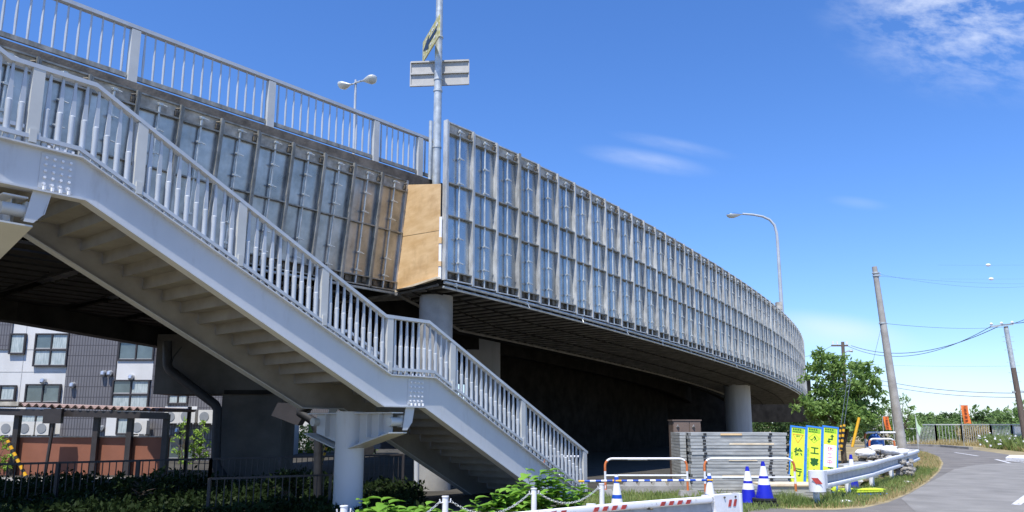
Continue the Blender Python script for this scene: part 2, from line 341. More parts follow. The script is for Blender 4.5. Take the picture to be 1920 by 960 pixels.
o = kerb.build('road_kerb', 'conc'); o['kind'] = 'structure'

# ================================================================== BRIDGE GEOMETRY (plan curves)
K = np.array([0, 5, 10, 14, 20, 29, 41, 48]); KX = np.array([-1.66, 1.0, 3.6, 5.5, 8.47, 13.0, 18.0, 20.6]); KY = np.array([17.94, 21.35, 24.93, 27.6, 32.03, 39.6, 48.8, 55.2]); KZ = np.array([8.83, 8.70, 8.54, 8.38, 8.18, 7.93, 7.33, 6.98])
cX, cY, cZ = np.polyfit(K, KX, 4), np.polyfit(K, KY, 4), np.polyfit(K, KZ, 3)
def curve_pt(k): return Vector((np.polyval(cX, k), np.polyval(cY, k), np.polyval(cZ, k)))
dense = [curve_pt(k / 20) for k in range(0, 48 * 20 + 1)]
W = 0.90; PH = 3.96
posts = [dense[0]]
for p in dense:
    if (Vector(p[:2]) - Vector(posts[-1][:2])).length >= W: posts.append(p)
NB = len(posts) - 1
AZL = R(50.0); eL = Vector((math.cos(AZL), math.sin(AZL), 0)); nL = Vector((math.sin(AZL), -math.cos(AZL), 0))   # nL points to the camera side
L0 = atY(762, 340, 19.2)                    # right end of the left-hand panel row, at its top
WL = 0.86; ZL = 7.70
far_edge = [Vector((-21, 6, 0)), Vector((-12.0, 18.7, 0)), Vector((-10.4, 27, 0)), Vector((-7.6, 35, 0)), Vector((0, 50, 0)), Vector((10, 66, 0))]

# ================================================================== CLADDING PANELS (main curved wall)
def panel_proto(W, PH, rails, frame, sheet, seq=0):
    root = empty('cladding_panel', (0, 0, 0)); root['_o'] = (0, 0, 0)
    MB().bb(0.02, W - 0.02, -0.004, 0.006, 0.24, PH - 0.28).build('sheet', sheet, root)
    MB().bb(0.01, W - 0.01, -0.01, 0.006, PH - 0.27, PH - 0.04).build('top_strip', 'strip', root)
    m = MB()
    m.bb(0.01, W - 0.01, -0.004, 0.02, 0.03, 0.235)
    for i in range(3): m.bb(0.12 + i * .26, 0.22 + i * .26, -0.07, -0.005, 0.07, 0.17 + 0.02 * i)
    m.build('bottom_strip', 'block', root)
    for z in [0.225, PH - 0.30] + rails:
        MB().bb(0.0, W, -0.105, -0.006, z - 0.014, z + 0.014).build('cross_rail', 'dframe', root)  # darker steel carries the shade of the rail undersides
    MB().bb(-0.03, W + 0.03, -0.06, 0.0, PH - 0.035, PH - 0.005).build('top_rail', frame, root)
    MB().bb(0.0, W, -0.115, -0.03, 0.0, 0.028).build('bottom_rail', frame, root)
    p = MB(); p.bb(-0.038, -0.004, -0.125, 0.01, 0.0, PH); p.bb(0.004, 0.042, -0.115, 0.01, 0.0, PH - 0.02); p.bb(-0.045, 0.05, -0.125, -0.113, 0.0, PH) if False else None
    p.build('post', frame, root)
    pp = MB().tube([(W / 2, -0.075, 0.03), (W / 2, -0.075, PH - 0.12)], 0.024, 8).build('pipe', 'galv', root, smooth=True)
    for fz in (0.12, 0.27, 0.62, 0.78, 0.955):
        c = MB(); z = PH * fz
        c.box((W / 2, -0.085, z), (0.075, 0.075, 0.045)); c.tube([(W / 2 + 0.03, -0.10, z), (W / 2 + 0.12, -0.12, z - 0.02)], 0.012, 6)
        c.tube([(W / 2 - 0.03, -0.10, z), (W / 2 - 0.07, -0.11, z)], 0.012, 6)
        c.build('clamp', 'galv', pp)
    hk = MB().box((W - 0.09, -0.06, PH - 0.2), (0.05, 0.07, 0.1)); hk.tube([(W - 0.12, -0.06, PH - 0.12), (W - 0.05, -0.09, PH - 0.1)], 0.02, 6)
    hk.build('hook', 'block', root)
    return root
ORD = 'zero first second third fourth fifth sixth seventh eighth ninth tenth eleventh twelfth thirteenth fourteenth fifteenth sixteenth seventeenth eighteenth nineteenth twentieth'.split()
def ordinal(n):
    tens = {20: 'twenty', 30: 'thirty', 40: 'forty', 50: 'fifty'}
    if n <= 20: return ORD[n]
    t, u = n // 10 * 10, n % 10
    return tens[t][:-1] + 'ieth' if u == 0 else tens[t] + '-' + ORD[u]
P1 = panel_proto(W, PH, [PH * 0.40, PH * 0.605], 'frame', 'sheet')
for i in range(NB):
    a, b = posts[i], posts[i + 1]
    r = P1 if i == 0 else copy_tree(P1)
    r.location = (a.x, a.y, a.z - PH); r.rotation_euler = (0, -0.0 , math.atan2(b.y - a.y, b.x - a.x))
    # follow the falling grade by shearing is impossible for a rigid panel: it steps down instead
    tag(r, 'tall steel facing panel of the curved wall, %s from the plywood corner' % ordinal(i + 1), 'facing panel', 'steel panels of the curved outer wall')
# three joints where doubled posts and a dark gap stand
for kk in (3, 29):
    if kk < NB:
        a, b = posts[kk], posts[kk + 1]
        t = (Vector((b.x - a.x, b.y - a.y, 0))).normalized(); n = Vector((t.y, -t.x, 0))
        base = Vector((a.x, a.y, a.z - PH)) - t * 0.0 + n * 0.135
        o = MB().box(base + Vector((0, 0, PH / 2)), (0.085, 0.02, PH + 0.02), Matrix.Rotation(math.atan2(t.y, t.x), 3, 'Z')).build('joint_cover', 'dframe' if kk == 3 else 'galv')
        origin_at(o, base); tag(o, 'narrow vertical steel cover bar over the joint by panel %s of the curved wall' % ('three' if kk == 3 else 'twenty-nine'), 'cover bar')

# ---- left row of shorter, inward-leaning panels
PHL = 2.86; TILT = R(7.5)
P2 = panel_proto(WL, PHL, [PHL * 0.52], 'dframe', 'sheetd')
NL = 15
for i in range(NL):
    r = P2 if i == 0 else copy_tree(P2)
    top = L0 - eL * (WL * (i + 1)); top.z = ZL + 0.012 * i
    # local frame: x along eL, z tilted so that the foot leans away from the camera side
    zax = (Vector((0, 0, 1)) * math.cos(TILT) + nL * math.sin(TILT)); xax = eL; yax = zax.cross(xax)
    mtx = Matrix((xax, yax, zax)).transposed()
    r.location = top - zax * PHL; r.rotation_euler = mtx.to_euler()
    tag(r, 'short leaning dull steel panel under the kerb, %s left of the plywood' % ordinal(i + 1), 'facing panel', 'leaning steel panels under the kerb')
# end post of the left row
zt = zax * PHL
e0 = Vector((L0.x, L0.y, ZL)) ; o = MB().beam(e0 - zt, e0, 0.06, 0.14, up=nL).build('end_post', 'frame'); origin_at(o, e0 - zt); tag(o, 'weathered end post closing the leaning panel row beside the plywood', 'post')

# ---- plywood corner: two sheets and battens
pA_t, pA_b = Vector((e0.x, e0.y, ZL - 0.10)) + eL * 0.05, e0 - zt + eL * 0.05 - Vector((0, 0, 0.02))
pB_t = Vector((posts[0].x, posts[0].y, 0)) - eL * 0.10; pB_t.z = atY(822, 345, pB_t.y).z; pB_b = Vector((pB_t.x, pB_t.y, posts[0].z - PH + 0.02))
cnr = empty('plywood_closure', tuple(pA_b), 0, 'tan plywood boarding closing the corner between leaning and curved panels', 'plywood boarding')
mA, mB = pA_b.lerp(pA_t, 0.51), pB_b.lerp(pB_t, 0.50)
thn = (pB_b - pA_b).cross(Vector((0, 0, 1))).normalized() * 0.02
MB().poly([pA_b, pB_b, mB, mA], thn).build('lower_board', 'ply', cnr)
MB().poly([mA + Vector((0, 0, .012)), mB + Vector((0, 0, .012)), pB_t, pA_t], thn * 1.2).build('upper_board', 'ply', cnr)
MB().beam(pA_b + Vector((-.02, -.03, -.01)), pB_b + Vector((-.02, -.05, 0.02)), 0.1, 0.05).build('bottom_batten', 'plyedge', cnr)
t0 = Vector((posts[0].x, posts[0].y, 0)) - Vector((0.06, 0.05, 0))
o = MB().beam((*t0[:2], pB_b.z), (*t0[:2], pB_b.z + 1.5), 0.08, 0.06).build('side_strip', 'swhite', cnr)
MB().beam((*(t0 + Vector((-.004, -.01, 0)))[:2], pB_b.z + 0.3), (*(t0 + Vector((-.004, -.01, 0)))[:2], pB_b.z + 0.42), 0.085, 0.07).build('tape', 'ply', cnr)
MB().beam((*(t0 + Vector((-.004, -.01, 0)))[:2], pB_b.z + 0.85), (*(t0 + Vector((-.004, -.01, 0)))[:2], pB_b.z + 1.0), 0.085, 0.07).build('tape', 'ply', cnr)

# ---- pipe running along the foot of the wall
pp = [Vector((p.x, p.y, p.z - PH - 0.05)) for p in posts]
nrm = []
for i in range(len(pp)):
    t = (pp[min(i + 1, NB)] - pp[max(i - 1, 0)]); t.z = 0; t.normalize(); nrm.append(Vector((t.y, -t.x, 0)))
o = MB().tube([p + n * 0.06 for p, n in zip(pp, nrm)], 0.04, 8).build('scaffold_pipe', 'galv', smooth=True); origin_at(o, pp[0]); tag(o, 'long galvanised scaffold pipe along the foot of the curved panel wall', 'pipe')
o = MB().tube([p + n * 0.02 + Vector((0, 0, -.11)) for p, n in zip(pp, nrm)], 0.03, 6).build('scaffold_pipe', 'galv', smooth=True); origin_at(o, pp[0]); tag(o, 'lower thin scaffold pipe slung under the curved wall foot', 'pipe')
bl = e0 - zt; bl2 = bl - eL * (WL * NL)
o = MB().tube([bl + Vector((0, 0, -.06)) + nL * .05, bl2 + Vector((0, 0, -.0)) + nL * .05], 0.035, 8).build('scaffold_pipe', 'galv', smooth=True); origin_at(o, bl); tag(o, 'scaffold pipe along the foot of the leaning panel row', 'pipe')
# loose clamps along the wall foot
lc = MB().box((0, 0, 0), (0.07, 0.07, 0.09)); lc.tube([(0, -.03, -.05), (0.02, -.05, -.16)], 0.012, 6)
c0 = lc.build('pipe_clamp', 'galv'); first = True
for i in range(0, NB, 3):
    c = c0 if first else c0.copy()
    if not first: col.objects.link(c)
    first = False; c.location = pp[i] + nrm[i] * 0.06 + (pp[min(i + 1, NB)] - pp[i]) * 0.4; c.rotation_euler = (U(-.3, .3), U(-.3, .3), U(0, 3))
    tag(c, 'small pipe clamp at the curved wall foot, under panel %s from the plywood corner' % ordinal(i + 1), 'clamp', 'pipe clamps on the wall foot pipe')

# ================================================================== BRIDGE BODY
railP = atY(785, 335, 19.9); curbz = railP.z
bridge = empty('road_bridge', (railP.x, railP.y, 0), 0, 'elevated road bridge on round piers with weathered concrete kerb', 'bridge')
A0 = railP - eL * 16
cb = MB()
kA, kB = railP - eL * 22, railP + eL * 1.6
off = nL * 0.20
cb.poly([kA + off, kB + off, Vector((kB.x, kB.y, kB.z - .62)) + off, Vector((kA.x, kA.y, kA.z - .62)) + off], -nL * 0.5)
cb.build('kerb', 'concw', bridge)
# deck slab: between near line and far edge
SZ = 0.35
slab = MB()
nearl = [railP - eL * 30 + nL * .0, railP + nL * .0] + [Vector((p.x, p.y, 0)) - n * 1.2 for p, n in zip(posts[3:], nrm[3:])]
nearz = [8.0, 8.0] + [p.z - 1.6 for p in posts[3:]]
def edge_far(i, n):
    s = i / (n - 1) * (len(far_edge) - 1); j = min(int(s), len(far_edge) - 2); return far_edge[j].lerp(far_edge[j + 1], s - j)
n = len(nearl)
for i in range(n - 1):
    a, b = nearl[i], nearl[i + 1]; c, d = edge_far(i + 1, n), edge_far(i, n)
    za, zb = nearz[i] - 0.6, nearz[i + 1] - 0.6
    slab.add([(a.x, a.y, za), (b.x, b.y, zb), (c.x, c.y, zb), (d.x, d.y, za), (a.x, a.y, za + .5), (b.x, b.y, zb + .5), (c.x, c.y, zb + .5), (d.x, d.y, za + .5)],
             [(0, 3, 2, 1), (4, 5, 6, 7), (0, 1, 5, 4), (2, 3, 7, 6)])
slab.build('deck', 'concd', bridge)
# far girder (dark fascia seen from inside)
g = MB()
fz = [4.5, 4.0, 3.9, 3.85, 3.8, 3.8]
for i in range(len(far_edge) - 1):
    a, b = far_edge[i], far_edge[i + 1]
    g.add([(a.x, a.y, fz[i]), (b.x, b.y, fz[i + 1]), (b.x, b.y, 7.2), (a.x, a.y, 7.2), (a.x - .4, a.y + .3, fz[i]), (b.x - .4, b.y + .3, fz[i + 1]), (b.x - .4, b.y + .3, 7.2), (a.x - .4, a.y + .3, 7.2)],
          [(0, 1, 2, 3), (4, 7, 6, 5), (0, 4, 5, 1)])
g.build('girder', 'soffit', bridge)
# inner girders along the curve
for offs, dz in ((5.2, 0.0), (8.0, .1), (11.0, .1)):
    gg = MB()
    pts = [Vector((p.x, p.y, 0)) - n_ * offs for p, n_ in zip(posts, nrm)]; zz = [p.z - PH - .1 + dz for p in posts]
    for i in range(0, NB, 1):
        a, b = pts[i], pts[i + 1]
        gg.beam((a.x, a.y, zz[i] + .8), (b.x, b.y, zz[i + 1] + .8), 0.35, 1.5)
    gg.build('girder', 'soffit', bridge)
def pier(u0, u1, Y, ztop, mt='pier', name='pier'):
    x0, x1 = atY(u0, 700, Y).x, atY(u1, 700, Y).x; r_ = (x1 - x0) / 2; x = (x0 + x1) / 2
    MB().tube([(x, Y, 0), (x, Y, ztop)], r_, 40).build(name, mt, bridge, smooth=True)
pier(786, 845, 30.0, 7.0); pier(1357, 1404, 44.0, 4.6)
a0, a1 = atY(875, 700, 31.5), atY(937, 700, 31.5)
MB().bb(a0.x, a1.x, 31.5, 33, 0, 6.6).build('pier_wall', 'pier', bridge)
# concrete cross-head and column at left
x0, x1 = atY(290, 700, 24).x, atY(660, 700, 24).x
zb, zt_ = atY(300, 739, 24).z, atY(300, 663, 24).z + .6
MB().bb(x0, x1, 24, 25.6, zb, zt_).build('cross_head', 'concd', bridge)
x0, x1 = atY(412, 800, 24).x, atY(527, 800, 24).x
MB().bb(x0, x1, 24.05, 25.5, 0, zb).build('pier_wall', 'concd', bridge)
MB().bb(x0 + .1, x1 + 1.9, 23.9, 24.6, zb - .0, zb + .12).build('bearing_shelf', 'soffit', bridge)
# abutment behind, added with the screen to keep the underdeck dark
ab = MB()
ap = [Vector((-0.8, 36, 0)), Vector((5, 45, 0)), Vector((10.8, 56, 0))]
MB().poly([(10.9, 56.3, 0), (17.4, 59.62, 0), (17.4, 59.62, 1.7), (24.0, 63.0, 1.7), (24.0, 63.0, 5.5), (10.9, 56.3, 5.5)], (-.1, .2, 0)).build('shade_screen', 'soffit', bridge)  # added dark screen shutting out background light below the bridge end
for a, b in zip(ap, ap[1:]): ab.beam((a.x, a.y, 3.3), (b.x, b.y, 3.3), 0.5, 6.6)
ab.build('shade_abutment', 'soffit', bridge)
# ---- underdeck sheeting: one ribbed board run per three wall bays
inner = []
def soff_depth(i):
    return 1.6 + min(2.7, i * 0.45)
k_ = 0
for i in range(0, NB, 2):
    j = min(i + 2, NB); a, b = pp[i], pp[j]; na, nb = nrm[i], nrm[j]
    da, db = soff_depth(i), soff_depth(j)
    A, B = a - na * 0.02 + Vector((0, 0, -.02)), b - nb * 0.02 + Vector((0, 0, -.02)); C, D = B - nb * db, A - na * da
    root = empty('underdeck_panel', tuple(A), 0, 'dark ribbed underdeck panel, %s along from the plywood corner end' % ordinal(i // 2 + 1), 'underdeck panel', 'ribbed panels under the curved wall')
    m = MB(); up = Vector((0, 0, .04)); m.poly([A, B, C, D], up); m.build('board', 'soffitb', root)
    for q in range(4):
        f = (q + .5) / 4; a2, d2 = A.lerp(B, f), D.lerp(C, f)
        MB().beam(a2 - Vector((0, 0, .02)), d2 - Vector((0, 0, .02)), 0.085, 0.04).build('rib', 'soffit2', root)
    MB().tube([D - Vector((0, 0, .08)), C - Vector((0, 0, .08))], 0.045, 6).build('edge_pipe', 'soffit2', root)
    for q in (0.33, 0.66):
        MB().tube([A.lerp(D, q) - Vector((0, 0, .09)), B.lerp(C, q) - Vector((0, 0, .09))], 0.02, 6).build('pipe', 'soffit', root)
# short sheeting under plywood corner and left row, then slotted scaffold boards far left
cp = [pA_b + Vector((0, 0, -.03)), pB_b + Vector((0.05, 0, -.06)), pp[1] - nrm[1] * 2.2, bl - nL * 2.4 + Vector((0, 0, -.02))]
root = empty('underdeck_panel', tuple(cp[0]), 0, 'dark ribbed underdeck panel right under the plywood corner', 'underdeck panel', 'ribbed panels under the curved wall')
MB().poly(cp, (0, 0, .04)).build('board', 'soffitb', root)
for q in range(6):
    f = (q + .5) / 6; MB().beam(cp[0].lerp(cp[3], f) - Vector((0, 0, .04)), cp[1].lerp(cp[2], f) - Vector((0, 0, .04)), 0.04, 0.06).build('rib', 'soffit2', root)
# slotted scaffold deck under the left span
fl = empty('scaffold_floor', tuple(bl2), 0, 'dark slotted scaffold floor hung under the left bridge span', 'scaffold floor')
SFZ = 4.5
def side_of(p, a, b): return (b.x - a.x) * (p.y - a.y) - (b.y - a.y) * (p.x - a.x)
m = MB(); gp = MB()
for r_ in range(0, 26):
    y0 = -r_ * 0.62
    for c_ in range(0, 12):
        s0 = 1.5 + c_ * 1.86
        a = Vector((L0.x, L0.y, 0)) - eL * (s0 + (0.0)) + nL * y0; 
        if any(a_.y <= a.y <= b_.y and side_of(a, a_, b_) > 0 for a_, b_ in zip(far_edge, far_edge[1:])): continue
        jog = 0.06 * math.sin(r_ * 2.1 + c_)
        m.box(a + Vector((0, 0, SFZ)) - eL * .88, (1.42 + jog, 0.44, 0.05), Matrix.Rotation(AZL, 3, 'Z'))
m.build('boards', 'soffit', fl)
for c_ in range(0, 13):
    a = Vector((L0.x, L0.y, SFZ + .07)) - eL * (1.45 + c_ * 1.86)
    gp.tube([a, a - nL * 6.5], 0.05, 6)
gp.build('bearers', 'soffit', fl)
o = MB(); a = Vector((L0.x, L0.y, SFZ + .55)) - eL * 0.5 - nL * 2.5; b = a - eL * 24; o.poly([a, b, b - nL * 6.0, a - nL * 6.0], (0, 0, .05)); o.build('slot_light_sheet', 'wallw', fl)  # pale sheet above the boards so the slots read as light

# ---- bridge railing
br = empty('bridge_railing', tuple(railP - eL * 3), 0, 'pale grey steel railing with thin balusters on top of the bridge kerb', 'railing')
RH = 1.19; sp = 3.03
def RB(s, z, dn=0.0): return railP - eL * s + nL * dn + Vector((0, 0, z))
MB().beam(RB(-0.75, RH), RB(20, RH), 0.13, 0.075).build('handrail', 'rail', br)
ss = [-0.62, 0.0, 1.52]
while ss[-1] < 16: ss.append(ss[-1] + sp)
for s in ss: MB().box(RB(s, RH / 2 - .02), (0.17, 0.13, RH - .08), Matrix.Rotation(AZL, 3, 'Z')).build('post', 'rail2', br)
nb = 0
for a, b in zip(ss, ss[1:]):
    MB().beam(RB(a + .1, .17), RB(b - .1, .17), 0.05, 0.09).build('bottom_rail', 'dframe', br)
    q = max(1, round((b - a) / 0.202))
    for k in range(1, q):
        if nb >= 100: break
        s = a + (b - a) * k / q
        MB().tube([RB(s, .19), RB(s, RH * .45), RB(s, RH - .03)], [0.021, 0.026, 0.016], 8).build('baluster', 'rail', br, smooth=True); nb += 1

# ================================================================== SIGN POLE ON THE BRIDGE
PB = atY(818, 345, 20.0); up_ = Vector((0, 0, 1))
sp_ = empty('sign_pole', tuple(PB), 0, 'tall galvanised pole with black arrow board and a sign seen from behind', 'sign pole')
MB().tube([PB - up_ * .3, PB + up_ * 2.0, PB + up_ * 7.5], [0.115, 0.11, 0.088], 20).build('pole', 'galv', sp_, smooth=True)
MB().tube([PB + up_ * 0.2 - Vector((.17, .06, .1)), PB + up_ * 1.75 - Vector((.17, .06, 0))], 0.05, 10).build('conduit', 'galv', sp_, smooth=True)
bc = atY(824, 138, 19.86)
b1, b2 = atY(770, 140, 20.16), atY(879, 136, 20.16)
hh = 0.36
bd = MB().poly([b1 - up_ * hh, b2 - up_ * hh, b2 + up_ * hh, b1 + up_ * hh], (0, 0.02, 0)).build('sign_back', 'alu', sp_)
m = MB()
for f in (-0.96, 0.0, 0.96): m.beam(b1 + up_ * hh * f - Vector((0, .03, 0)), b2 + up_ * hh * f - Vector((0, .03, 0)), 0.05, 0.045)
m.beam(b1 - up_ * hh - Vector((0, .015, 0)), b1 + up_ * hh - Vector((0, .015, 0)), .03, .03, up=(1, 0, 0)); m.beam(b2 - up_ * hh - Vector((0, .015, 0)), b2 + up_ * hh - Vector((0, .015, 0)), .03, .03, up=(1, 0, 0))
m.build('rib', 'alu', bd)
for z_ in (1.0, 2.62, 2.95, 4.2):
    MB().tube([PB + up_ * z_, PB + up_ * (z_ + .05)], 0.125, 16).build('bracket', 'galv', sp_, smooth=True)
# arrow board: a level board running away from the pole, its lit face to the left
q0 = atY(823, 55, 19.0); q1 = atY(792.5, 91, 20.55)
q0.z = q1.z = (q0.z + q1.z) / 2; bh = 0.31
ab_ = MB().poly([q0 - up_ * bh, q1 - up_ * bh, q1 + up_ * bh, q0 + up_ * bh], (0.03, 0.01, 0)).build('arrow_board', 'asign', sp_)
ax = (q1 - q0).normalized(); al = (q1 - q0).length; nn = Vector((-abs(ax.y), ax.x if ax.x < 0 else -ax.x, 0)).normalized() * 0.006
def AP(s, z): return q0 + ax * al * s + up_ * bh * z + nn
MB().poly([AP(.12, .20), AP(.12, -.20), AP(.60, -.20), AP(.60, -.62), AP(.95, 0), AP(.60, .62), AP(.60, .20)], nn * .5).build('arrow', 'ablack', ab_)
m = MB()
for s, z, a_, b_ in ((.06, .3, .1, .3), (.3, .5, .12, .2), (.5, .62, .1, .15), (.2, -.5, .1, .2), (.42, -.55, .1, .15), (.68, -.65, .05, .12), (.1, -.1, .06, .12), (.75, .6, .05, .2), (.88, -.55, .04, .1)):
    m.poly([AP(s, z), AP(s + a_ * .6, z - b_ * .4), AP(s + a_, z + b_ * .3), AP(s + a_ * .4, z + b_)], nn * .3)
m.build('peeled_patch', 'swhite', ab_)

# ================================================================== ROAD LAMPS
def lamp_head(p, d, ln, wd, ht, hood, parent):
    """flat bulbous lantern, pointed towards the arm"""
    d = Vector(d).normalized(); s_ = d.cross(Vector((0, 0, 1))).normalized(); u_ = s_.cross(d)
    prof = [(0.0, .12), (0.15, .22), (0.35, .62), (0.6, 1.0), (0.82, .92), (0.95, .55), (1.0, .1)]
    def half(sign, name, m_, k):
        mb = MB(); n_ = 10; rings = []
        for t, r_ in prof:
            rings.append([p + d * ln * t + s_ * (wd / 2 * r_ * math.cos(a)) + u_ * (sign * ht * k * r_ * math.sin(a)) for a in [i * math.pi / n_ for i in range(n_ + 1)]])
        vs_ = [q for r2 in rings for q in r2]; fs_ = []
        for i in range(len(prof) - 1):
            for j in range(n_): fs_.append((i * (n_ + 1) + j, i * (n_ + 1) + j + 1, (i + 1) * (n_ + 1) + j + 1, (i + 1) * (n_ + 1) + j))
        mb.add(vs_, fs_); return mb.build(name, m_, parent, smooth=True)
    h = half(1, 'lamp_hood', hood, .35); g_ = half(-1, 'lamp_glass', 'lampw', .65); return h
lp = atY(667, 260, 37); lt = atY(667, 150, 37)
tl = empty('twin_street_lamp', (lp.x, lp.y, 7.0), 0, 'slim street lamp with two lantern heads rising behind the bridge railing', 'street lamp')
MB().tube([(lp.x, lp.y, 7.0), (lt.x, lt.y, lt.z)], [0.09, 0.06], 12).build('pole', 'rail', tl, smooth=True)
ha, hb = atY(660, 158, 36.8), atY(677, 152, 35.5)
MB().tube([ha, atY(667, 155, 37), hb], 0.05, 10).build('arm', 'galv', tl, smooth=True)
lamp_head(ha, atY(630, 159, 37.3) - ha, 0.86, .62, .38, 'rail', tl)
lamp_head(hb, atY(706, 145, 35.4) - hb, 0.80, .62, .42, 'rail', tl)
sl = empty('street_lamp', tuple(atY(1467, 640, 46)), 0, 'single street lamp with long curved arm and blue hood behind the curved wall', 'street lamp')
Y_ = 46
MB().tube([atY(u, v, Y_) for u, v in [(1468, 640), (1465.5, 575), (1462, 520), (1459, 470), (1456.5, 438), (1452, 422), (1443, 412), (1430, 406), (1412, 402.5), (1392, 401)]],
          [.12, .115, .105, .095, .085, .08, .075, .07, .065, .06], 14).build('pole', 'rail', sl, smooth=True)
lamp_head(atY(1394, 401.5, Y_), atY(1361, 403, Y_) - atY(1394, 401.5, Y_), 1.05, .5, .34, 'lblue', sl)
MB().box(atY(1460, 574, 45.6), (0.32, 0.3, 0.45)).build('junction_box', 'strip', sl)

# ================================================================== STAIRCASE
ST = empty('footbridge_staircase', (-2.06, 13.08, 0), R(50.6), 'pale blue-grey steel staircase with two flights descending to the right', 'staircase')
top = [(-9.0, 6.25), (-6.0, 4.75), (-5.11, 4.75), (0.0, 2.35), (1.04, 2.35), (5.62, 0.03)]
bot = [(-9.0, 5.72), (-6.02, 4.25), (-5.03, 4.25), (-0.15, 1.85), (0.77, 1.85), (4.45, 0.0)]
SW = 2.2
def interp(pr, s):
    for (a, za), (b, zb) in zip(pr, pr[1:]):
        if a <= s <= b: return za + (zb - za) * (s - a) / (b - a)
    return pr[0][1] if s < pr[0][0] else pr[-1][1]
for wv, sg in ((0, -1), (SW, 1)):
    m = MB(); m.poly([(s, wv - .008, z) for s, z in top] + [(s, wv - .008, z) for s, z in [(5.62, 0.0)] + bot[::-1]], (0, .016, 0))
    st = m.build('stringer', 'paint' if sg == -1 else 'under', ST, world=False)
    for pr, ex in ((top, 0), (bot, 0)):
        f = MB()
        lo, hi = (wv - .085, wv + .085)
        pr2 = [(s, z) for s, z in pr]
        zo = .0 if pr is top else -.02
        f.v = []; vs_ = []; fs_ = []
        for s, z in pr2: vs_ += [(s, lo, z + zo), (s, hi, z + zo), (s, hi, z + zo + .02), (s, lo, z + zo + .02)]
        for i in range(len(pr2) - 1):
            a = i * 4; b = a + 4
            fs_ += [(a, b, b + 1, a + 1), (a + 1, b + 1, b + 2, a + 2), (a + 2, b + 2, b + 3, a + 3), (a + 3, b + 3, b, a)]
        f.add(vs_, fs_); f.build('flange', 'paint', st, world=False)
    if sg == -1:
        for (s0, z0) in ((0.62, 2.10), (-5.35, 4.50)):
            MB().bb(s0 - .19, s0 + .19, -.02, -.0085, z0 - .215, z0 + .215).build('splice_plate', 'paint', st, world=False)
            m = MB()
            for i in range(4):
                for j in range(5):
                    x = s0 - .135 + i * .09; z = z0 - .16 + j * .08
                    m.tube([(x, -.021, z), (x, -.042, z)], .017, 6)
                m.tube([(s0 - .135 + i * .09, -.055, z0 - .24), (s0 - .135 + i * .09, -.055, z0 - .195)], .02, 6)
                m.tube([(s0 - .135 + i * .09, -.055, z0 + .27), (s0 - .135 + i * .09, -.055, z0 + .302)], .02, 6)
            m.build('bolts', 'white', st, world=False)
def flight(s0, z0, s1, z1, n_):
    run, rise = (s1 - s0) / n_, (z0 - z1) / n_
    for i in range(n_):
        a = s0 + run * i; z = z0 - rise * (i + 1) - .02
        m = MB(); m.bb(a, a + run + .02, .03, SW - .03, z - .03, z)          # tread
        m.bb(a - .012, a + .012, .03, SW - .03, z - .06, z + rise - .03)     # riser plate
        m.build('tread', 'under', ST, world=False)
flight(-9.0, 6.25, -6.0, 4.75, 10); flight(-5.11, 4.75, 0.0, 2.35, 16); flight(1.04, 2.35, 5.62, 0.03, 15)
MB().bb(-6.0, -5.11, .03, SW - .03, 4.69, 4.73).build('landing', 'under', ST, world=False)
MB().bb(0.0, 1.04, .03, SW - .03, 2.29, 2.33).build('landing', 'under', ST, world=False)
rail = [(-9.0, 7.33), (-5.98, 5.75), (-5.02, 5.75), (-.14, 3.35), (.87, 3.35), (5.80, 0.95)]
def strip(pr, wv, wd, th, dz, m):
    vs_ = []; fs_ = []
    for s, z in pr: vs_ += [(s, wv - wd / 2, z + dz - th), (s, wv + wd / 2, z + dz - th), (s, wv + wd / 2, z + dz), (s, wv - wd / 2, z + dz)]
    for i in range(len(pr) - 1):
        a = i * 4; b = a + 4
        fs_ += [(a, b, b + 1, a + 1), (a + 1, b + 1, b + 2, a + 2), (a + 2, b + 2, b + 3, a + 3), (a + 3, b + 3, b, a)]
    e = (len(pr) - 1) * 4; fs_ += [(0, 1, 2, 3), (e, e + 3, e + 2, e + 1)]
    m.add(vs_, fs_)
post_s = [-8.4, -7.0, -5.67, -4.40, -2.90, -1.41, -0.04, 1.49, 3.54, 5.70]
balsp = 0.137
def brail(s): return [x for x in s]
lowr = [(-9.0, 6.25), (-6.12, 4.75), (-5.15, 4.75), (-.05, 2.35), (1.0, 2.35), (5.72, 0.03)]
